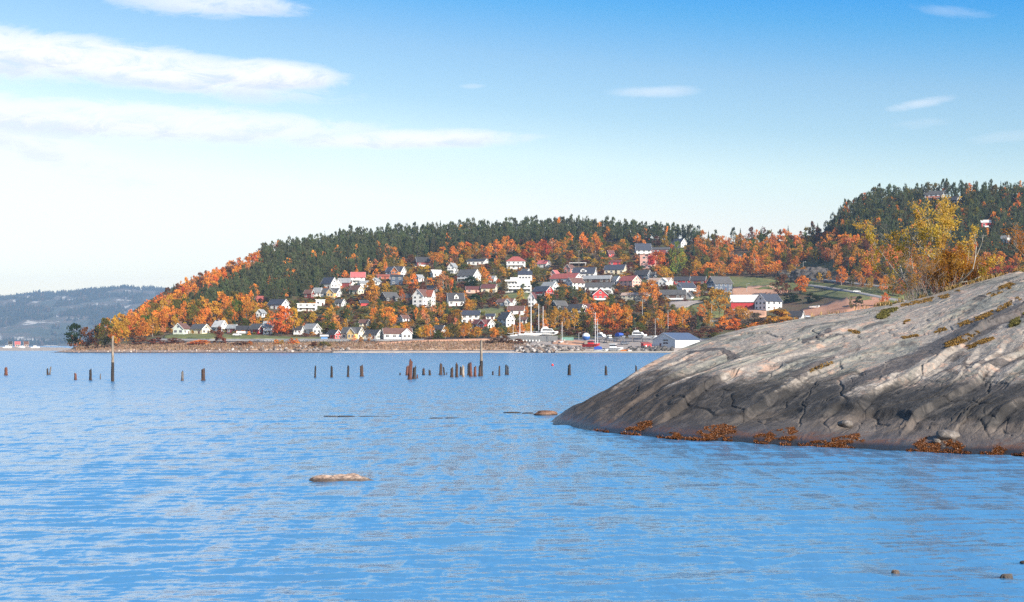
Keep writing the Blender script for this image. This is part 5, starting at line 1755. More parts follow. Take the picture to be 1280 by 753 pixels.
def pile(px, top, base, w, tone, lean, jag, label, foot=None):
    x, D = at_water(px, base)
    s = D / F
    h, r = (base - top) * s, w * s * 0.5
    rng = np.random.default_rng(int(px * 10) + 3)
    n, m = 12, 14
    V = []
    zz = np.concatenate([[-1.0], np.linspace(0, 1, m) * h * 0.86])
    ph = rng.uniform(0, 6.28, 3)
    for k, z in enumerate(zz):
        f = max(0, z / h)
        for j in range(n):
            a = 6.283 * j / n
            rr = r * (1.05 - 0.20 * f) * (1 + .13 * math.sin(2 * a + ph[0]) + .09 * math.sin(5 * a + ph[1] + z * 2)) * rng.uniform(.93, 1.07)
            if f < 0.12:
                rr *= 1 + 0.25 * (0.12 - f) / 0.12
            V.append((math.cos(a) * rr + lean * z, math.sin(a) * rr, z))
    # broken top: splinters of unequal height
    tops = h * (1 - jag * (0.5 + 0.5 * np.sin(np.arange(n) / n * 6.283 + ph[2])) * rng.uniform(.55, 1.0, n))
    for j in range(n):
        a = 6.283 * j / n
        z = max(tops[j], h * .88 * (1 - jag * .3))
        V.append((math.cos(a) * r * .62 + lean * z, math.sin(a) * r * .62, z))
    V.append((lean * h * .8, 0, h * (0.80 - .3 * jag)))
    rows = len(zz) + 1
    F_ = []
    for k in range(rows - 1):
        for j in range(n):
            j2 = (j + 1) % n
            F_.append((k * n + j, k * n + j2, (k + 1) * n + j2, (k + 1) * n + j))
    c = len(V) - 1
    for j in range(n):
        F_.append(((rows - 1) * n + j, (rows - 1) * n + (j + 1) % n, c))
    me = bpy.data.meshes.new('mooring_pile')
    me.from_pydata(V, [], F_)
    me.materials.append(M_PILE)
    o = obj('wooden_pile', me, None, (x, D, 0), label=label, category='pile', group='old wooden piles in the fjord')
    o.color = (*PTONE[tone], 1)
    return o


PILES = [
    (7.6, 459, 469.5, 3.8, 'red', 0, .15, 'short stout red brown pile, westernmost of all the piles'),
    (59.6, 460, 469, 2.4, 'dark', -.06, .3, 'dark stump leaning against its thinner neighbour'),
    (62, 458, 468.6, 1.8, 'grey', .16, .3, 'thin pointed pile leaning outwards from a dark stump'),
    (94.5, 466, 475, 3.6, 'red', -.03, .45, 'short reddish stump with a sloping broken top'),
    (113, 460.5, 475.3, 3.2, 'dark', 0, .5, 'dark pile worn to a point, midway between stump and tallest western post'),
    (125.5, 467, 474, 1.5, 'grey', 0, .3, 'thin grey stake barely out of the water beside the tall western post'),
    (228, 463.5, 476, 3.4, 'grey', 0, .55, 'grey pointed stump with a broad foot, left of the thick one'),
    (254, 460, 476, 5.2, 'brown', 0, .2, 'thick brown pile with orange foot and notched top, standing alone'),
    (394, 457, 472.3, 2.0, 'dark', .02, .15, 'thinnest of the row of four evenly spaced dark piles'),
    (414.5, 457, 471.8, 3.0, 'dark', 0, .2, 'second of the four evenly spaced piles, straight and dark'),
    (435, 456.5, 471.2, 3.1, 'dark', .03, .2, 'third of the four evenly spaced piles, leaning slightly'),
    (452.3, 455.5, 471, 4.0, 'brown', -.04, .3, 'last and thickest of the four evenly spaced piles, with a split top'),
    (500, 466, 469, 1.6, 'dark', 0, .3, 'tiny black stub just breaking the surface before the main cluster'),
    (508.6, 456.5, 469.3, 3.2, 'red', .08, .4, 'red brown pile pressed against the tallest leaning one'),
    (512.4, 448.5, 474.5, 4.4, 'red', .05, .2, 'tallest red brown pile of the cluster, leaning slightly'),
    (517.6, 457, 474, 4.0, 'dark', .05, .45, 'black pile with a slanted top just beside the tall red brown one'),
    (521.5, 468, 473.2, 1.8, 'red', 0, .5, 'small reddish stub at the foot of the black slanted pile'),
    (529.5, 460, 469, 3.2, 'brown', 0, .5, 'short brown pile with pointed top standing clear of the tall group'),
    (537.2, 462, 469.2, 2.6, 'dark', -.05, .6, 'short dark pile with a steep splintered top'),
    (550.8, 454, 469, 4.0, 'brown', .03, .3, 'stout brown pile before the two small dark stubs'),
    (555.6, 458.5, 469, 2.4, 'dark', -.12, .2, 'thin dark pile leaning away from the stout brown one'),
    (558.4, 465.5, 469, 1.2, 'dark', 0, .3, 'tiny dark stub at the foot of the thin leaning pile'),
    (564.6, 459, 471.8, 3.6, 'brown', .02, .3, 'brown pile with flat broken top, west of the spiked one'),
    (571, 453, 471.7, 3.2, 'brown', 0, .5, 'brown pile drawn out into a long thin spike'),
    (576.2, 458, 469.2, 3.4, 'dark', 0, .15, 'squat black pile with a level top in the middle of the cluster'),
    (579, 456, 471.4, 2.6, 'pale', .0, .5, 'pale brown pile with a spike touching the squat black one'),
    (585.8, 453, 469.2, 3.0, 'dark', .02, .2, 'dark straight pile standing close behind a reddish one'),
    (588.6, 452, 471, 3.4, 'red', -.04, .4, 'reddish pile with pale foot close before a dark straight one'),
    (593.6, 457, 470.8, 3.2, 'red', .02, .35, 'red brown pile between the paired piles and the tall eastern post'),
    (599.4, 457, 470.6, 3.0, 'brown', .03, .3, 'short brown pile leaning against the tall eastern post'),
    (616, 463.5, 469, 2.0, 'dark', 0, .7, 'short dark splinter just east of the tall eastern post'),
    (624.2, 457, 469.8, 2.2, 'brown', 0, .1, 'slender straight brown pile by itself east of the tall post'),
    (632.5, 455.5, 468.6, 2.4, 'dark', 0, .2, 'dark pile with a forked neighbour, last of the main cluster'),
    (635, 456.5, 468.8, 2.2, 'dark', -.02, .35, 'dark pile fused to its twin at the end of the main cluster'),
    (711.5, 454.5, 469, 3.6, 'dark', .03, .5, 'dark pile with a beaked top standing beyond the red buoy'),
    (757.5, 457, 469, 3.4, 'dark', -.02, .45, 'lone dark pile between the beaked one and the shore rock'),
    (795.5, 456, 469, 2.6, 'dark', -.04, .6, 'dark pile half hidden behind the slope of the shore rock'),
]
for a in PILES:
    pile(*a)


def tall_post(px, top, base, w, label):
    """a tall mooring post: weathered pale upper part on a dark, wet foot"""
    x, D = at_water(px, base)
    s = D / F
    h, r = (base - top) * s, w * s * .5
    t = empty('mooring_post', (x, D, 0), label=label, category='post')
    rng = np.random.default_rng(int(px))
    for nm, z0, z1, tone, r0, r1 in (('foot', -1.0, h * .42, 'dark', r * 1.25, r * 1.05), ('shaft', h * .42, h, 'pale', r * .98, r * .72)):
        pts = [(0.02 * math.sin(k) * h * .1, 0, z0 + (z1 - z0) * k / 8) for k in range(9)]
        mb = MB().tube(pts, [(r0 + (r1 - r0) * k / 8) * rng.uniform(.93, 1.07) for k in range(9)], 12)
        o = mb.build(nm, M_PILE, t)
        c = np.array(PTONE[tone]) * (1 if tone == 'dark' else .72)
        o.color = (*c, 1)
    return t


tall_post(140.8, 420, 477, 3.6, 'tallest western post, pale above and black wet foot, in open water')
tall_post(601.6, 425, 470.3, 3.6, 'tall pale grey post rising above the cluster of old piles')

# red mooring buoy
x, D = at_water(690.6, 457.6)
s = D / F
t = empty('buoy', (x, D, 0), label='small red mooring buoy floating between the pile cluster and the rock', category='buoy')
r = 2.4 * s / 2 * 1.3
mb = MB()
mb.tube([(0, 0, r * (.75 - math.cos(math.pi * k / 8))) for k in range(9)], [max(.02, r * math.sin(math.pi * k / 8)) for k in range(9)], 14)
mb.build('float', paint('buoy_red', (0.62, 0.03, 0.03), .4), t, True)
MB().tube([(0, 0, r * 1.7), (0, 0, r * 1.95)], [.06, .06], 8).build('mooring_eye', M_STEEL, t)


# ================================================================== STONES IN THE WATER
def stone_mesh(name, lx, ly, lz, seed, m, sub=4, flat=0.0):
    bm = bmesh.new()
    bmesh.ops.create_icosphere(bm, subdivisions=sub, radius=1.0)
    V = np.array([v.co[:] for v in bm.verts])
    n = fbm(V[:, 0] * 1.3 + seed, V[:, 1] * 1.3 + V[:, 2] * .9, seed, 3) * .42 + fbm(V[:, 0] * 4 + V[:, 2] * 2 + seed, V[:, 1] * 4 + V[:, 2] * 3, seed + 5, 3) * .13
    V = V * (1 + n)[:, None]
    V[:, 2] = np.where(V[:, 2] > 1 - flat, 1 - flat + (V[:, 2] - 1 + flat) * .25, V[:, 2])
    for v, c in zip(bm.verts, V):
        v.co = (c[0] * lx, c[1] * ly, c[2] * lz)
    me = bpy.data.meshes.new(name)
    bm.to_mesh(me)
    bm.free()
    me.polygons.foreach_set('use_smooth', np.ones(len(me.polygons), bool))
    me.materials.append(m)
    return me


def mat_stone(name, a, b, c):
    m, t = mat(name)
    tc = t.n('ShaderNodeTexCoord')
    n1 = t.noise(tc.outputs['Object'], 2.2, 6.0, .65, .5)
    n2 = t.noise(tc.outputs['Object'], 11.0, 4.0, .7)
    col = t.ramp(t.math('ADD', t.math('MULTIPLY', n1, .6), t.math('MULTIPLY', n2, .4)), [(.36, a), (.5, b), (.62, c)])
    sep = t.n('ShaderNodeSeparateXYZ', ins={0: t.n('ShaderNodeNewGeometry').outputs['Position']})
    col = t.mix(t.math('MULTIPLY', t.maprange(t.math('ADD', sep.outputs[2], t.math('MULTIPLY', n2, .10)), .17, .09), .85), col, (.035, .025, .02))
    p = t.n('ShaderNodeBsdfPrincipled', ins={'Base Color': col, 'Roughness': .75})
    bp = t.n('ShaderNodeBump', ins={'Strength': .8, 'Distance': .06, 'Height': t.math('ADD', n1, t.math('MULTIPLY', n2, .5))})
    t.link(bp.outputs[0], p.inputs['Normal'])
    return finish(m, t, p.outputs[0])


M_PINK = mat_stone('pinkish_stone', (.20, .13, .10), (.40, .28, .21), (.54, .43, .35))
M_GREYST = mat_stone('grey_stone', (.06, .05, .045), (.14, .12, .105), (.24, .21, .19))
M_DARKST = mat_stone('wet_reef_stone', (.02, .018, .016), (.05, .042, .036), (.10, .08, .065))
M_BROWNST = mat_stone('brown_reef_stone', (.07, .035, .022), (.16, .085, .055), (.26, .15, .10))


def water_stone(px, base, wpx, hpx, m, seed, label, name='boulder', depth=.45, lopsided=True):
    x, D = at_water(px, base)
    s = D / F
    w, h = wpx * s / 2, hpx * s
    me = stone_mesh(name, w * .92, w * depth, h * 1.05, seed, m, 4, .25)
    return obj(name, me, None, (x, D, h * .08), label=label, category='rock')


# the salmon coloured boulder: a long low hump with a split in it
x, D = at_water(430, 601)
s = D / F
t = empty('boulder', (x, D, 0), 0, label='long low salmon coloured boulder rising from the open water', category='rock')
def hump(L0, L1, h, seed):
    nu, nv = 60, 26
    u = np.linspace(-1, 1, nu)
    v = np.linspace(-1, 1, nv)
    U, VV = np.meshgrid(u, v)
    prof = np.sqrt(np.clip(1 - np.abs(U) ** 2.6, 0, 1)) * np.sqrt(np.clip(1 - VV ** 2, 0, 1))
    X = L0 + (L1 - L0) * (U + 1) / 2
    Z = h * (prof * (1 - .34 * U) + .45 * fbm(U * 2.5 + seed, VV * 2 + seed, seed, 3) * prof) - .12
    Y = VV * .42 * np.clip(1 - np.abs(U) ** 3, .1, 1)
    return np.stack([X, Y, Z], -1).reshape(-1, 3), grid_faces(nv, nu)
w = 93 * s
V1, f1 = hump(-w / 2, w * .14, 10.5 * s, 3)
V2, f2 = hump(-w * .26, w / 2, 12.0 * s, 8)
obj('west_hump', npmesh('west_hump', V1, f1, [M_PINK], True), t)
obj('east_hump', npmesh('east_hump', V2 + np.array([0, .06, 0]), f2, [M_PINK], True), t)

water_stone(1118.5, 718, 11, 6, M_PINK, 21, 'small pinkish stone poking from the near water')
water_stone(1258.5, 724.5, 18, 7.5, M_GREYST, 22, 'grey rounded stone in the shallows, nearest to the viewer')
water_stone(1281, 703.5, 12, 2.5, M_BROWNST, 23, 'flat reddish stone just awash above the nearest grey stone')
water_stone(682, 519.5, 34, 6.5, M_BROWNST, 24, 'brown reef rock at the tip of the great shore rock', depth=.6)
for (px, py, w, h, sd) in ((414, 521, 20, 1.3, 31), (434, 521.3, 26, 1.7, 32), (460, 521.2, 30, 1.2, 33), (482, 521, 14, .9, 34)):
    water_stone(px, py, w, h, M_DARKST, sd, 'flat black reef rock awash in the line west of the shoal', depth=.3)['group'] = 'black reef rocks awash'
for (px, py, w, h, sd) in ((545, 523.5, 22, 1.4, 35), (566, 523.2, 20, 1.2, 36)):
    water_stone(px, py, w, h, M_DARKST, sd, 'thin dark sliver of reef in the middle of the shoal', depth=.3)['group'] = 'slivers of reef in the shoal'
for (px, py, w, h, sd) in ((640, 516.5, 22, 1.6, 37), (660, 517, 16, 1.4, 38)):
    water_stone(px, py, w, h, M_DARKST, sd, 'dark awash ledge leading out from the brown reef rock', depth=.3)['group'] = 'awash ledge at the reef rock'

# ================================================================== SEAWEED, MOSS AND GRASS ON THE SHORE ROCK
M_WEED = paint('bladder_wrack', (0.20, 0.066, 0.012), .45, .5, 5.0)
M_MOSS = paint('ochre_moss', (0.22, 0.125, 0.028), .95, .4, 3.0)
M_MOSSG = paint('green_moss', (0.13, 0.115, 0.028), .95, .4, 3.0)
M_DRYGR = paint('dry_grass_blades', (0.42, 0.28, 0.12), .95, .3, 3.0)


def blades(pts, nrm, L, wid, rng, droop=0.0, spread=.6):
    """little two-segment blades growing from points"""
    n = len(pts)
    d = nrm + rng.normal(0, spread, (n, 3))
    d /= np.linalg.norm(d, axis=1)[:, None]
    side = np.cross(d, rng.normal(size=(n, 3)))
    side /= np.linalg.norm(side, axis=1)[:, None]
    l = (L * rng.uniform(.5, 1.3, n))[:, None]
    w = wid * rng.uniform(.6, 1.3, n)[:, None]
    mid = pts + d * l * .55
    tip = mid + d * l * .45 - np.array([0, 0, 1]) * l * droop
    V = np.stack([pts - side * w * .5, pts + side * w * .5, mid + side * w * .4, tip, mid - side * w * .4], 1).reshape(-1, 3)
    return V, np.arange(5 * n).reshape(-1, 5)


def rock_patch(name, strips, n, L, wid, m, seed, label, cat, droop=0.0, spread=.6, pad=0.04):
    """a mat of blades over a patch of the rock outlined in strips (px, far y, near y), with a thin cushion under it"""
    rng = np.random.default_rng(seed)
    a = np.array(strips, float)
    P, N = [], []
    lim = n * 4
    while len(P) < n and lim:
        lim -= 1
        px = rng.uniform(a[0, 0], a[-1, 0])
        f, nn = np.interp(px, a[:, 0], a[:, 1]), np.interp(px, a[:, 0], a[:, 2])
        py = rng.uniform(f, nn)
        if fbm(px / 9.0, py / 4.0, seed, 3) < -.10 + .35 * abs((px - a[0, 0]) / (a[-1, 0] - a[0, 0]) * 2 - 1) ** 3:
            continue
        h, nr = rock_at(px, py)
        if h is None:
            continue
        P.append(h[:])
        N.append(nr[:])
    if not P:
        return None
    P, N = np.array(P), np.array(N)
    N[N[:, 2] < 0] *= -1
    V1, f1 = blades(P - N * .02, N * (.35 if cat == 'seaweed' else 1), L, wid, rng, droop if cat != 'seaweed' else .35, spread)
    c = P[:: 3]
    V2, f2 = quads(c + N[::3] * pad * .5, L * (.9 if cat != 'seaweed' else .5), rng, .2)
    me = npmesh(name, np.concatenate([V1, V2]), [f1, f2 + len(V1)], [m])
    return obj(name, me, kind='stuff' if cat in ('moss', 'grass') else 'thing', label=label, category=cat)


WEEDS = [
    ([(779, 537, 541), (800, 528, 539), (826, 524, 531)], 900, 'narrow orange brown seaweed streak nearest the western tip of the rock'),
    ([(836, 541, 548), (858, 540, 548)], 300, 'small rusty seaweed clump just west of the large orange one'),
    ([(866, 545, 549), (880, 534, 550), (905, 530, 550), (920, 534, 545)], 1500, 'broad orange seaweed clump on the waterline below the pale face'),
    ([(940, 546, 553), (960, 540, 556), (985, 535, 553), (1000, 533, 545)], 1500, 'long orange seaweed clump midway along the foot of the rock'),
    ([(1008, 553, 560), (1040, 548, 560), (1082, 540, 552)], 1300, 'slanting orange seaweed clump between two smooth slabs'),
    ([(1142, 555, 565), (1160, 545, 566), (1176, 548, 565)], 1000, 'dark rusty seaweed clump west of the round grey stone'),
    ([(1180, 553, 566), (1195, 546, 567), (1208, 552, 566)], 800, 'rusty seaweed clump east of the round grey stone'),
    ([(1236, 562, 569), (1246, 557, 570), (1260, 563, 570)], 500, 'last small seaweed clump near the eastern edge of the rock foot'),
]
for i, (st, n, lab) in enumerate(WEEDS):
    rock_patch('seaweed', st, n * 4, .085, .018, M_WEED, 50 + i, lab, 'seaweed', .85, .6, .01)

MOSS = [
    ([(1180, 430, 436), (1200, 421, 430), (1226, 411, 420)], M_MOSS, 700), ([(1208, 433, 438), (1230, 424, 430), (1246, 418, 423)], M_MOSS, 500), ([(1262, 404, 410), (1282, 391, 403)], M_MOSSG, 450),
    ([(1168, 413, 417), (1200, 404, 409), (1232, 392, 398), (1260, 378, 384), (1282, 366, 372)], M_MOSS, 900), ([(1232, 370, 374), (1246, 360, 369), (1266, 352, 360), (1282, 348, 353)], M_MOSS, 600),
    ([(1122, 408, 410), (1132, 401, 406), (1140, 399, 402)], M_MOSS, 200), ([(1058, 412, 416), (1072, 414, 418), (1080, 414, 416)], M_MOSS, 160), ([(1096, 396, 401), (1108, 381, 398), (1120, 378, 388), (1130, 377, 382)], M_MOSSG, 900),
    ([(1126, 381, 384), (1150, 375, 380), (1180, 369, 374), (1200, 362, 367)], M_MOSS, 800), ([(1010, 464, 467), (1030, 454, 460), (1042, 452, 455)], M_MOSS, 130), ([(1110, 425, 428), (1140, 419, 422), (1165, 416, 419)], M_MOSS, 260),
]
for i, (st, m, n) in enumerate(MOSS):
    rock_patch('moss', st, n * 2, .10 if m is M_MOSS else .16, .022, m, 80 + i, 'ochre moss and grass in the clefts of the shore rock', 'moss', .2, .6)
# fringe of dry grass on the crest
rng = np.random.default_rng(321)
P = []
for px in np.concatenate([rng.uniform(1098, 1300, 5200), rng.uniform(940, 1098, 120)]):
    D = np.interp(px, [900, 985, 1060, 1130, 1280, 1600], [74, 78, 80, 82, 85, 88]) + rng.uniform(-1.0, 3.0) * (1 if px > 1110 else .3)
    if vnoise(px / 9.0, D / 2.0, 55) < -.12:
        continue
    h = rock_down((px - 640) / F * D, D)
    if h:
        P.append(h[:])
P = np.array(P)
V, f = blades(P, np.tile([0, 0, 1.0], (len(P), 1)), .30, .035, rng, .15, .35)
k = len(f) // 2
me = npmesh('rock_grass', V, f, [M_DRYGR, M_MOSSG, M_MOSS], False, rng.choice(3, len(f), p=[.35, .3, .35]))
obj('rock_grass', me, kind='stuff', label='fringe of dry grass along the crest of the shore rock', category='grass')

# loose stones on the rock
for i, (px, py, r, m, lab) in enumerate([(1184, 547, .30, M_GREYST, 'round grey stone wedged at the foot of the rock between seaweed'), (1171, 553, .14, M_GREYST, 'smaller grey stone beside the round one in the seaweed'), (1056, 532, .22, M_GREYST, 'grey cobble in the gully above the slanting seaweed')]):
    h, n = rock_at(px, py)
    if h:
        me = stone_mesh('stone', r * 1.3, r, r * .7, 60 + i, m, 3, .2)
        o = obj('stone', me, None, h + Vector((0, 0, r * .25)), label=lab, category='rock')
        o.rotation_euler = (0.1, .15, i)

# thin fringe of weed all along the waterline
rng = np.random.default_rng(77)
P, N = [], []
for px in rng.uniform(700, 1300, 5200):
    py = float(np.interp(px, [690, 750, 830, 930, 1000, 1140, 1280], [529, 540, 548, 553, 558, 565, 570])) - abs(rng.normal(0, 1.6)) + .6
    if fbm(px / 14.0, 0.3, 99, 3) < .02:
        continue
    h, nr = rock_at(px, py)
    if h is not None:
        P.append(h[:])
        N.append(nr[:])
if P:
    V, f = blades(np.array(P), np.array(N), .10, .022, rng, .85, .6)
    obj('seaweed_fringe', npmesh('seaweed_fringe', V, f, [M_WEED]), kind='stuff', label='thin rusty fringe of weed along the waterline of the shore rock', category='seaweed')

# ================================================================== SHRUBS AND BIRCH ON THE CREST OF THE ROCK
def woody(name, base, H, seed, tint, nstem, spread, leafy, leaf, bark, label, cat, lean=(0, 0), bare=0.0, rad=.045, levels=4):
    rng = np.random.default_rng(seed)
    mb = MB()
    tips = []

    def grow(p, d, L, r, lv):
        pts, rr = [p], [r]
        q = p.copy()
        for k in range(4):
            d = (d + rng.normal(0, .13, 3) + np.array([0, 0, .05])).astype(float)
            d /= np.linalg.norm(d)
            q = q + d * L / 4
            pts.append(q.copy())
            rr.append(r * (1 - .38 * (k + 1) / 4))
            if lv >= 2:
                tips.append((q.copy(), lv))
        mb.tube([tuple(x) for x in pts], rr, 6 if lv < 2 else 4, cap=False)
        if lv >= levels:
            return
        for k in range(int(rng.integers(2, 5))):
            a = rng.uniform(.35, .95)
            v = d + rng.normal(0, 1, 3) * a
            v[2] += .12
            v /= np.linalg.norm(v)
            st = pts[int(rng.integers(2, 5))]
            grow(np.array(st), v, L * rng.uniform(.5, .8), r * .52, lv + 1)
    for i in range(nstem):
        d = np.array([rng.normal(0, spread) + lean[0], rng.normal(0, spread) + lean[1], 1.0])
        grow(np.array([rng.normal(0, .12 + spread * .3), rng.normal(0, .12 + spread * .3), -.25]), d / np.linalg.norm(d), H * rng.uniform(.36, .5), rad * rng.uniform(.7, 1.1), 0 if nstem < 4 else 1)
    t = empty(name, base, 0, label=label, category=cat)
    mb.build('trunk', bark, t)
    T = np.array([x for x, _ in tips])
    T = T[rng.random(len(T)) > bare]
    if len(T):
        # leaves hang in loose sprays with bare gaps between them
        keep = fbm(T[:, 0] * 1.1 + seed, T[:, 2] * 1.1 + T[:, 1], seed, 2) > -.10
        T = T[keep]
        idx = rng.integers(0, len(T), leafy)
        c = T[idx] + rng.normal(0, .11, (leafy, 3))
        V, f = quads(c, leaf * rng.uniform(.6, 1.4, leafy), rng, 0, .75)
        o = obj('crown', npmesh('crown', V, f, [M_LEAF]), t)
        o.color = (*tint, 1)
    return t


def on_crest(px, back=1.2):
    D = float(K_D1(px)) + back
    x = (px - 640) / F * D
    h = rock_down(x, D)
    return (x, D, h.z if h else 4.0)


M_ASPEN = paint('aspen_bark', (0.36, 0.33, 0.28), .9, .4, 5.0)
M_TWIG = paint('grey_twigs', (0.26, 0.21, 0.18), .9, .4, 5.0)
CREST = [
    ('aspen_tree', 1184, 1.5, 6.4, 3, (.60, .40, .08), 2, .30, 4200, .13, M_ASPEN, 'yellow leaved aspen with pale forked trunk on the crest of the rock', 'tree', (-.10, 0), .0, .085),
    ('aspen_tree', 1156, 2.6, 5.8, 8, (.56, .36, .07), 3, .30, 3800, .13, M_ASPEN, 'two stemmed yellow aspen leaning west over the rock', 'tree', (-.30, 0), .0, .07),
    ('shrub', 1150, .8, 3.4, 12, (.36, .20, .05), 7, .30, 500, .075, M_TWIG, 'almost bare grey shrub at the western end of the thicket', 'shrub', (-.05, 0), .5, .028),
    ('shrub', 1168, .6, 3.0, 15, (.40, .21, .04), 8, .34, 3800, .095, M_TWIG, 'ochre shrub under the two stemmed aspen', 'shrub', (0, 0), .1, .026),
    ('shrub', 1188, 1.0, 3.3, 17, (.46, .22, .03), 8, .34, 4600, .095, M_TWIG, 'golden ochre shrub at the foot of the forked aspen', 'shrub', (0, 0), 0, .026),
    ('shrub', 1206, .9, 2.7, 19, (.42, .19, .03), 8, .38, 4200, .095, M_TWIG, 'wide russet gold shrub east of the forked aspen', 'shrub', (.05, 0), 0, .026),
    ('shrub', 1221, 1.2, 1.8, 23, (.40, .17, .05), 6, .36, 2000, .085, M_TWIG, 'low russet shrub at the eastern end of the thicket', 'shrub', (.05, 0), .1, .022),
    ('shrub', 1140, .5, 2.3, 29, (.42, .30, .18), 7, .26, 160, .07, M_TWIG, 'bare straw coloured shrub standing in the dry grass', 'shrub', (-.1, 0), .6, .022),
    ('rowan_shrub', 1290, .8, 4.4, 31, (.46, .19, .04), 5, .26, 1500, .10, M_TWIG, 'rust coloured shrub cut by the eastern edge of the view on the rock', 'shrub', (-.05, 0), 0, .04),
]
for (nm, px, back, H, sd, tint, ns, sp, nl, lf, bk, lab, cat, lean, bare, rad) in CREST:
    woody(nm, on_crest(px, back), H, sd, tint, ns, sp, nl, lf, bk, lab, cat, lean, bare, rad)

# ================================================================== ROAD CUTTINGS, RUBBLE AND REEDS OF THE FAR SHORE
M_CLIFF = mat_stone('cutting_rock', (.03, .027, .026), (.07, .062, .058), (.15, .13, .12))
for (px, py, w, h, sd, lab) in ((1022, 346.5, 62, 15, 3, 'bare grey rock cutting beside the road under the birches'), (925, 325, 20, 8, 5, 'small grey crag in the birch belt above the navy house'), (985, 343, 22, 6, 7, 'low grey outcrop at the western end of the road cutting')):
    p = gp(px, py)
    s = p.y / F
    me = stone_mesh('rock_outcrop', w * s * .5, h * s * .8, h * s * 1.0, sd, M_CLIFF, 5, .35)
    V = np.array([v.co[:] for v in me.vertices])
    k = .22 * h * s * fbm(V[:, 0] / 3.0, V[:, 1] / 3.0 + V[:, 2] / 1.6, sd + 40, 5, .6)
    for v, q in zip(me.vertices, k):
        v.co = v.co + v.co.normalized() * float(q) * 1.6
    obj('rock_outcrop', me, None, (p.x, p.y + h * s * .5, p.z), label=lab, category='rock')


def mat_rubble():
    m, t = mat('shore_boulders')
    c = t.n('ShaderNodeAttribute', attribute_name='tint').outputs[0]
    n = t.noise(t.n('ShaderNodeTexCoord').outputs['Object'], 2.0, 4.0, .65)
    f = t.maprange(n, .3, .7, .6, 1.25)
    p = t.n('ShaderNodeBsdfPrincipled', ins={'Base Color': t.mix(1.0, c, t.n('ShaderNodeCombineColor', ins={0: f, 1: f, 2: f}).outputs[0], 'MULTIPLY'), 'Roughness': .9})
    return finish(m, t, p.outputs[0])


M_RUBBLE = mat_rubble()
STONEPAL = dict(mixed=[(.10, .085, .075), (.20, .17, .15), (.30, .25, .22), (.16, .11, .085), (.42, .38, .35)], pink=[(.34, .22, .17), (.46, .34, .27), (.22, .14, .11), (.5, .42, .36)], dark=[(.05, .045, .042), (.10, .09, .08), (.2, .18, .17)])


def rubble(name, strips, n, r0, r1, seed, label, m, kind='stuff'):
    rng = np.random.default_rng(seed)
    base = stone_mesh('tmp', 1, 1, .8, seed, M_PINK, 1)
    v0 = np.array([v.co[:] for v in base.vertices])
    f0 = np.array([p.vertices[:] for p in base.polygons])
    bpy.data.meshes.remove(base)
    a = np.array(strips, float)
    px = rng.uniform(a[0, 0], a[-1, 0], n)
    f = rng.random(n)
    py = np.interp(px, a[:, 0], a[:, 1]) * f + np.interp(px, a[:, 0], a[:, 2]) * (1 - f)
    W = ground(px, py)
    Vs, Fs, Cs = [], [], []
    pal = np.array(STONEPAL[m])
    for i in range(n):
        q = rng.normal(size=(3, 3))
        q, _ = np.linalg.qr(q)
        r = rng.uniform(r0, r1)
        Vs.append((v0 * rng.uniform(.7, 1.3, 3)) @ q * r + W[i] + np.array([0, 0, r * .35]))
        Fs.append(f0 + i * len(v0))
        Cs.append(np.tile(np.append(pal[rng.integers(0, len(pal))] * rng.uniform(.7, 1.2), 1), (len(v0), 1)))
    me = npmesh(name, np.concatenate(Vs), np.concatenate(Fs), [M_RUBBLE], False)
    attr(me, 'tint', np.concatenate(Cs), 'FLOAT_COLOR')
    return obj(name, me, kind=kind, label=label, category='rubble')


rubble('boulder_rubble', [(282, 437, 440.5), (300, 434.5, 440.5), (350, 434, 440), (420, 434.5, 440), (440, 437, 440)], 120, .35, 1.0, 3, 'grey boulder rubble along the shore below the road', 'mixed')
rubble('boulder_rubble', [(645, 438.5, 441), (655, 434.5, 441), (675, 432.5, 441), (692, 435, 441), (720, 437, 441), (730, 438, 440.5)], 420, .45, 1.35, 4, 'heap of grey boulders at the corner of the harbour', 'mixed')
rubble('boulder_rubble', [(785, 436.5, 440.5), (800, 436, 440.5), (840, 436, 440.5)], 150, .5, 1.4, 5, 'dark boulders edging the harbour yard by the red hut', 'dark')
rubble('boulder_rubble', [(80, 438.5, 441), (140, 437.8, 441), (280, 437.5, 441)], 70, .2, .55, 6, 'pale pinkish stones on the western beach', 'pink')
rubble('boulder_rubble', [(655, 429, 433), (700, 426, 434), (740, 428, 436)], 60, .4, 1.0, 7, 'scattered pale stones on the harbour fill', 'mixed')

rng = np.random.default_rng(88)
n = 9000
px = rng.uniform(95, 662, n)
lo = np.interp(px, [95, 150, 420, 480, 560, 630, 662], [435, 431, 428.5, 428, 427.5, 427, 428])
hi = np.interp(px, [95, 420, 500, 662], [438.5, 437, 438.0, 438.0])
f = rng.random(n)
W = ground(px, lo + (hi - lo) * f)
V, fc = blades(W, np.tile([0, 0, 1.0], (n, 1)), 1.15, .55, rng, .1, .35)
cc = np.array([(.36, .22, .14), (.46, .31, .20), (.28, .17, .105), (.40, .25, .15), (.22, .15, .085)])[np.where(fbm(px / 22.0, W[:, 1] / 12, 5, 2) > 0, rng.choice(5, n, p=[.3, .4, .1, .15, .05]), rng.choice(5, n, p=[.25, .1, .35, .15, .15]))]
me = npmesh('reed_grass', V, fc, [M_MASS])
attr(me, 'tint', np.repeat(np.concatenate([cc, np.ones((n, 1))], 1), 5, 0), 'FLOAT_COLOR')
obj('reed_grass', me, kind='stuff', label='dry salmon brown reed grass on the flat far shore', category='reeds')
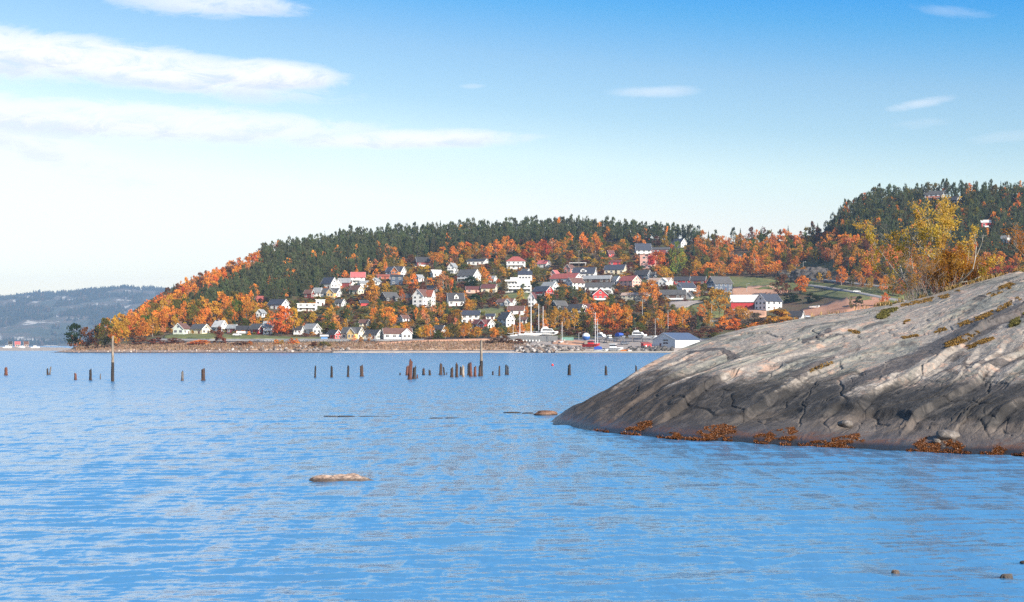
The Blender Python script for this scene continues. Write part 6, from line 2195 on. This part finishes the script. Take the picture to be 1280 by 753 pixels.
# ================================================================== HARBOUR
M_HULL = paint('white_gelcoat', (0.78, 0.78, 0.77), .3, .06)
M_HULLG = paint('grey_gelcoat', (0.52, 0.54, 0.56), .4, .1)
M_ANTIF = paint('dark_antifouling', (0.05, 0.05, 0.07), .7, .2)
M_BLUEC = paint('blue_canvas', (0.03, 0.09, 0.42), .8, .15)
M_REDP = paint('red_paint', (0.55, 0.025, 0.025), .5, .12)
M_ORANGE = paint('orange_paint', (0.70, 0.22, 0.04), .5, .1)
M_MAST = paint('mast_alloy', (0.66, 0.66, 0.66), .45, .06)
M_TYRE = paint('tyre_rubber', (0.02, 0.02, 0.022), .9, .2)
M_TIMBER = paint('grey_timber', (0.24, 0.21, 0.18), .9, .25)


def hull(L, B, Hh, m, parent, bow=1, name='hull', keel=True, sheer=.25):
    n, k = 18, 9
    V = []
    for i in range(n):
        u = i / (n - 1)                       # 0 stern .. 1 bow
        b = B / 2 * (1 - max(0, (u - .35) / .65) ** 2.2) * (.86 + .14 * min(1, u / .3))
        b = max(b, .02)
        top = Hh * (1 + sheer * u ** 2)
        bot = Hh * (.02 + .75 * max(0, (u - .55) / .45) ** 2.6)
        for j in range(k):
            v = j / (k - 1) * 2 - 1
            y = b * math.copysign(abs(v) ** .75, v)
            z = bot + (top - bot) * abs(v) ** 1.7
            V.append(((u - .5) * L * bow, y, z))
    F_ = [tuple(x) for x in grid_faces(n, k)]
    dk = len(V)
    for i in range(n):
        V.append((V[i * k][0], 0, V[i * k][2] + .04))
    for i in range(n - 1):
        F_ += [(i * k, (i + 1) * k, dk + i + 1, dk + i), (dk + i, dk + i + 1, (i + 1) * k + k - 1, i * k + k - 1)]
    F_ += [tuple(range(k)), (0, dk, k - 1)]
    mb = MB()
    mb.add(V, F_)
    return mb.build(name, m, parent, True)


def motorboat(px, base, Lpx, label, yaw, cabin='cruiser', m=None, canvas=None, lift=1.0, group='boats laid up in the harbour', cradle=True):
    p = gp(px, base)
    s = p.y / F
    L = max(4.2, Lpx * s * 1.25)
    lift = lift * 1.2
    B, H = L * .34, L * .17
    t = empty('motorboat', (p.x, p.y, p.z), R(yaw), label=label, category='boat', group=group)
    z0 = lift
    h = hull(L, B, H, m or M_HULL, t)
    h.location.z = z0
    MB().box(-L * .48, L * .40, -B * .52, B * .52, H * .92, H * 1.0).build('rubbing_strake', M_ANTIF, h)
    zt = z0 + H * 1.06
    if cabin == 'cruiser':
        c = MB().prism([(-L * .30, zt), (L * .34, zt), (L * .20, zt + H * .85), (-L * .26, zt + H * .95)], 'y', -B * .36, B * .36).build('cabin', m or M_HULL, t)
        MB().prism([(-L * .24, zt + H * .30), (L * .255, zt + H * .30), (L * .18, zt + H * .72), (-L * .22, zt + H * .78)], 'y', -B * .368, B * .368).build('cabin_window', M_GLASS, c)
        f = MB().prism([(-L * .22, zt + H * .953), (L * .06, zt + H * .92), (L * -.02, zt + H * 1.45), (-L * .20, zt + H * 1.35)], 'y', -B * .28, B * .28).build('flybridge', m or M_HULL, t)
        MB().tube([(-L * .12, 0, zt + H * 1.3), (-L * .14, 0, zt + H * 2.3)], [.05, .03], 6).build('radar_pole', M_MAST, f)
    elif cabin == 'wheelhouse':
        c = MB().box(-L * .18, L * .12, -B * .30, B * .30, zt - .1, zt + H * 1.15).build('wheelhouse', m or M_HULL, t)
        MB().box(-L * .186, L * .126, -B * .306, B * .306, zt + H * .5, zt + H * .95).build('wheelhouse_window', M_GLASS, c)
        MB().box(-L * .21, L * .15, -B * .33, B * .33, zt + H * 1.153, zt + H * 1.25).build('wheelhouse_roof', M_HULL, c)
    else:
        c = MB().prism([(-L * .05, zt), (L * .30, zt), (L * .12, zt + H * .45), (-L * .02, zt + H * .45)], 'y', -B * .34, B * .34).build('windscreen', M_GLASS, t)
    if canvas:
        MB().prism([(-L * .44, zt + .02), (L * .12, zt + .02), (L * .04, zt + H * 1.05), (-L * .2, zt + H * 1.3), (-L * .42, zt + H * .9)], 'y', -B * .42, B * .42).build('canvas_cover', canvas, t)
    if cradle:
        for q in (-.28, .22):
            for sg in (-1, 1):
                MB().box(L * q - .1, L * q + .1, sg * B * .28 - .1, sg * B * .28 + .1, -.4, z0 + H * .4).build('cradle_post', M_TIMBER, t)
    return t


def yacht(px, base, Lpx, top, label, yaw, lift=1.4, mast_r=.11, hullm=None, hide_hull=False, dx=0.0):
    p = gp(px, base)
    s = p.y / F
    L = Lpx * s
    t = empty('sailing_yacht', (p.x, p.y, p.z), R(yaw), label=label, category='boat', group='laid up sailing yachts')
    h = hull(L, L * .27, L * .12, hullm or M_HULL, t, sheer=.12)
    h.location.z = lift
    MB().prism([(-L * .1, -.9 - .5), (L * .08, -1.4), (L * .12, .4), (-L * .12, .4)], 'y', -.12, .12).build('keel', M_ANTIF, h)
    zt = lift + L * .12
    c = MB().prism([(-L * .22, zt), (L * .18, zt), (L * .10, zt + L * .05), (-L * .20, zt + L * .055)], 'y', -L * .08, L * .08).build('cabin', M_HULL, t)
    MB().prism([(-L * .18, zt + L * .015), (L * .11, zt + L * .015), (L * .08, zt + L * .038), (-L * .17, zt + L * .04)], 'y', -L * .082, L * .082).build('cabin_window', M_GLASS, c)
    hm = (HZ - top) * s + CH - p.z
    m = MB().tube([(L * .06 + dx, 0, zt), (L * .06 + dx, 0, hm)], [mast_r, mast_r * .7], 8).build('mast', M_MAST, t)
    for q in (.55, .78):
        MB().box(L * .06 + dx - .05, L * .06 + dx + .05, -.9, .9, zt + (hm - zt) * q - .04, zt + (hm - zt) * q + .04).build('spreader', M_MAST, m)
    MB().tube([(L * .06 + dx, 0, zt + 1.2), (-L * .36 + dx, 0, zt + 1.3)], .08, 6).build('boom', M_MAST, t)
    MB().tube([(L * .06 + dx, 0, hm * .97), (L * .48, 0, zt + .2)], .018, 4).build('forestay', M_STEEL, t)
    MB().tube([(L * .06 + dx, 0, hm), (-L * .48, 0, zt + .2)], .018, 4).build('backstay', M_STEEL, t)
    return t


# yachts on the hardstanding behind the long grey wall
yacht(662, 426.5, 30, 367, 'tallest masted white yacht with a long dark cabin window, laid up ashore', 4, 2.2, .24)
yacht(672, 425.5, 24, 380.5, 'white yacht whose mast stands second tallest of the laid up group', 8, 1.8, .17)
yacht(677.5, 425, 22, 383, 'white yacht at the eastern end of the laid up group', -6, 1.8, .16)
yacht(648.5, 425.5, 22, 393, 'white yacht with shorter thick mast at the western side of the group', 6, 1.6, .20)
yacht(640.5, 425.5, 16, 402, 'small white yacht with a thin mast, westernmost of the group', 5, 1.4, .09)
yacht(743.5, 436.5, 17, 390.5, 'yacht with bright tall mast beside the red workboat', -60, 1.0, .15)
yacht(746.5, 434.5, 15, 398.5, 'yacht with the slightly shorter mast just east of the bright one', -70, 1.0, .11)
yacht(702.5, 430.5, 12, 402.5, 'little yacht with leaning pale mast beside the green container', 70, .7, .12)

MB_L = [
    (684, 426, 22, 'big white motor cruiser with long side windows beside the laid up yachts', 4, 'cruiser', None, None, 2.0),
    (751.5, 429, 17, 'white motorboat with flybridge on the yard behind the red workboat', -55, 'cruiser', None, None, 1.4),
    (762, 430, 15, 'white wheelhouse boat on the yard, east of the flybridge boat', -70, 'wheelhouse', None, None, 1.2),
    (776, 428.5, 17, 'white boat under a bright blue canvas cover', -62, 'open', None, M_BLUEC, 1.3),
    (797.5, 429, 19, 'large white flybridge cruiser standing on cradles behind the red hut', -24, 'cruiser', None, None, 2.0),
    (812, 429.5, 15, 'low white motorboat on cradle against the boathouse gable', -12, 'open', None, None, 1.9),
    (767, 440.2, 20, 'white wheelhouse boat lying at the quay edge', -22, 'wheelhouse', None, None, .2),
    (751, 440.4, 15, 'white open boat with blue trim at the quay edge', -10, 'open', None, M_BLUEC, .0),
    (781, 440.2, 10, 'small orange boat at the quay edge', 12, 'open', M_ORANGE, None, .2),
    (788, 440.3, 8, 'small white dinghy next to the orange boat', 60, 'open', None, None, .2),
    (1018, 386.5, 11, 'white boat parked on the grass beside the dirt field', 6, 'open', None, None, .5),
]
for a in MB_L:
    motorboat(*a)
# red workboat with a dark deck
t = motorboat(739, 437, 18, 'red workboat with pale wheelhouse laid up near the quay', -20, 'wheelhouse', M_REDP, None, .9)

# blue and white ball of a buoy seen above the red boat
p = gp(732.6, 432)
s = p.y / F
t = empty('buoy', (p.x, p.y, p.z), 0, label='huge ball shaped buoy, blue below and white above, on the harbour yard', category='buoy')
r = 5.0 * s
zc = (HZ - 421.3) * s + CH - p.z
for nm, a0, a1, m in (('white_cap', 0.0, 1.45, M_HULL), ('blue_shell', 1.45, math.pi, paint('buoy_blue', (0.03, 0.11, 0.36), .4, .08))):
    an = np.linspace(a0, a1, 9)
    MB().tube([(0, 0, zc + r * math.cos(q)) for q in an][::-1], [max(.02, r * math.sin(q)) for q in an][::-1], 22, cap=True).build(nm, m, t, True)
MB().box(-.9, .9, -.9, .9, -.3, zc - r * .8).build('stand', M_TIMBER, t)

# quay: concrete edge along the harbour
W0, W1 = ground([694], [441])[0], ground([905], [441])[0]
D0 = 661.0
t = empty('quay', ((740 - 640) / F * D0, D0, 0), 0, label='low concrete quay along the harbour water', category='quay')
xa, xb = (694 - 740) / F * D0, (905 - 740) / F * D0
MB().box(xa, xb, 0, 9, -3, 0.75).build('deck', paint('quay_concrete', (0.42, 0.38, 0.34), .9, .2), t)
MB().box(xa, xb, -.25, -.003, -.2, .45).build('fender_beam', M_TIMBER, t)

# long grey retaining wall with pale posts under the yachts
pa, pb = gp(625, 428), gp(697, 428)
L = (pb - pa).length
t = empty('retaining_wall', (pa.x, pa.y, min(pa.z, pb.z)), math.atan2(pb.y - pa.y, pb.x - pa.x), label='long grey boarded wall under the laid up yachts', category='wall')
MB().box(0, L, 0, .4, -2, 2.9).build('boarding', paint('grey_boarding', (0.15, 0.155, 0.16), .85, .2), t)
MB().box(-.2, L + .2, -.1, .5, 2.903, 3.15).build('capping', paint('pale_capping', (0.25, 0.25, 0.26), .8), t)
for i in range(11):
    x = L * (.12 + .056 * i)
    MB().box(x - .28, x + .28, -.5, -.003, -2, 1.2).build('wall_post', M_TRIM, t)

# green container
def container(px, base, wpx, hpx, m, label, name='container', cat='container'):
    p = gp(px, base)
    s = p.y / F
    w, h = wpx * s, hpx * s
    t = empty(name, (p.x, p.y, p.z), .05, label=label, category=cat)
    mb = MB()
    n = 14
    pts = []
    for i in range(n):
        x = -w / 2 + w * i / n
        pts += [(x, -1.2), (x + w / n * .3, -1.2), (x + w / n * .5, -1.12), (x + w / n * .8, -1.12)]
    poly = pts + [(w / 2, -1.2), (w / 2, 1.2), (-w / 2, 1.2)]
    mb.prism(poly, 'z', -.5, h).build('corrugated_wall', m, t)
    MB().box(-w / 2 - .06, w / 2 + .06, -1.27, 1.27, h + .003, h + .16).build('roof', m, t)
    for sg in (-1, 1):
        MB().box(sg * w / 2 - .12, sg * w / 2 + .12, -1.29, -1.203, -.4, h).build('corner_post', m, t)
    return t


container(709.5, 427.2, 14, 5, paint('faded_green', (0.16, 0.33, 0.28), .7, .15), 'faded green container behind the little leaning yacht')

# lamp posts and poles
def street_lamp(px, base, top, label, arm=1.2, name='street_lamp', cat='street lamp', heads=1):
    p = gp(px, base)
    s = p.y / F
    h = (base - top) * s
    t = empty(name, tuple(p), 0, label=label, category=cat)
    MB().tube([(0, 0, -.5), (0, 0, h)], [.13, .09], 8).build('pole', M_STEEL, t)
    MB().tube([(0, 0, h - .1), (arm * .5, 0, h + .12), (arm, 0, h + .1)], .05, 6).build('arm', M_STEEL, t)
    MB().box(arm - .1, arm + .6, -.16, .16, h + .02, h + .18).build('lamp_head', M_HULLG, t)
    return t


street_lamp(819, 421, 399, 'harbour lamp post standing between the cruiser and the boathouse')
street_lamp(835, 416, 388, 'tall lamp post directly behind the boathouse ridge')
street_lamp(889.5, 398, 380.5, 'street lamp at the edge of the green lawn by the gold maple')
street_lamp(803, 398, 374.5, 'street lamp in front of the beige bungalow')
street_lamp(723.5, 426, 416.5, 'short lamp post behind the harbour yard near the ball buoy', .5)
street_lamp(1004, 350, 327.5, 'street lamp before the grey rock cutting')
street_lamp(933.5, 366, 355, 'street lamp above the roof of the red barn')


def utility_pole(px, base, top, label):
    p = gp(px, base)
    s = p.y / F
    h = (base - top) * s
    t = empty('utility_pole', tuple(p), .3, label=label, category='utility pole')
    MB().tube([(0, 0, -.5), (0, 0, h)], [.16, .11], 8).build('pole', M_TIMBER, t)
    c = MB().box(-1.0, 1.0, -.07, .07, h - .9, h - .75).build('crossarm', M_TIMBER, t)
    for x in (-.85, 0, .85):
        MB().tube([(x, 0, h - .75), (x, 0, h - .5)], [.06, .04], 6).build('insulator', M_HULL, c)


utility_pole(668.6, 338, 315, 'utility pole in front of the scarlet trees')
utility_pole(690, 322, 302, 'utility pole against the spruce ridge, west of the carport')
utility_pole(723.5, 336, 312.5, 'utility pole beside the white carport')
utility_pole(752.5, 331, 312, 'utility pole above the cream navy roofed house')
utility_pole(788.5, 346, 333, 'utility pole before the salmon house')
utility_pole(555.5, 391, 380, 'short utility pole by the small dark spruce')
utility_pole(434.5, 411, 399, 'utility pole behind the yellow gabled house')

# cars
def car(px, base, col, label, yaw, van=False):
    p = gp(px, base)
    t = empty('parked_car', (p.x, p.y, p.z + .6), R(yaw), label=label, category='van' if van else 'car')
    m = paint('car_paint_' + str(col[0])[:4], col, .3, .04)
    H = 1.95 if van else 1.42
    MB().prism([(-2.15, .3), (2.1, .3), (2.15, .72), (1.9, .88), (.9, .95), (-2.1, .98), (-2.2, .7)], 'y', -.86, .86).build('body', m, t)
    c = MB().prism([(-2.0, .98), (1.0, .96), (.35 if not van else .8, H), (-1.4 if not van else -1.95, H)], 'y', -.74, .74).build('cabin', m, t)
    MB().prism([(-1.75, 1.02), (.80, 1.0), (.32, H - .1), (-1.35, H - .1)], 'y', -.755, .755).build('window', M_GLASS, c)
    for x in (-1.35, 1.35):
        for y in (-.8, .8):
            w = MB().tube([(x, y - .1, .32), (x, y + .1, .32)], .32, 14).build('wheel', M_TYRE, t)
            MB().tube([(x, y - .115, .32), (x, y + .115, .32)], .17, 10).build('rim', M_STEEL, w)
    for y in (-.6, .6):
        MB().box(2.1, 2.2, y - .18, y + .18, .6, .75).build('headlight', M_HULL, t)


car(296.5, 421.5, (0.72, 0.72, 0.71), 'white car parked below the low orange house', 4)
car(781, 432.2, (0.09, 0.11, 0.15), 'dark blue grey car with pale roofline on the harbour yard', 8)
car(1071, 367, (0.76, 0.76, 0.75), 'white car driving on the country road', -10)
car(869.5, 366.2, (0.70, 0.70, 0.70), 'white van parked beside the white house with bright navy roof', 12, True)
car(876.5, 366.3, (0.05, 0.05, 0.06), 'black car parked on the drive of the navy gabled house', 10)
car(1009.5, 398.5, (0.45, 0.50, 0.58), 'silver blue car behind the small white house above the rock', 0)

# guard rail along the shore road
def guard_rail(x0, x1, y, label):
    n = int((x1 - x0) / 5) + 1
    W = ground(np.linspace(x0, x1, n), np.full(n, y))
    t = empty('guard_rail', tuple(W[0]), 0, label=label, category='guard rail')
    W = W - W[0]
    MB().tube([tuple(w + np.array([0, 0, 1.15])) for w in W], .16, 6).build('rail', M_STEEL, t)
    for w in W:
        MB().box(w[0] - .08, w[0] + .08, w[1] + .17, w[1] + .3, w[2] - .3, w[2] + 1.2).build('rail_post', M_STEEL, t)


guard_rail(250, 470, 427, 'steel guard rail along the shore road')
guard_rail(886, 918, 404, 'steel guard rail on the bend below the gold maple')

# small boats lying at the far spit
for (px, yaw, lab) in ((9, 10, 'tiny white boat on the far spit before the white house'), (27, -20, 'tiny white boat on the far spit beside the pinkish shed'), (44, 15, 'tiny white boat on the far spit, nearest the bare beach')):
    D = 1000.0
    t = empty('motorboat', ((px - 640) / F * D, D, 1.2), R(yaw), label=lab, category='boat', group='boats on the far spit')
    hull(6, 2.2, 1.1, M_HULL, t)
    MB().box(-1.2, 1.0, -.7, .7, 1.15, 2.1).build('cabin', M_HULL, t)
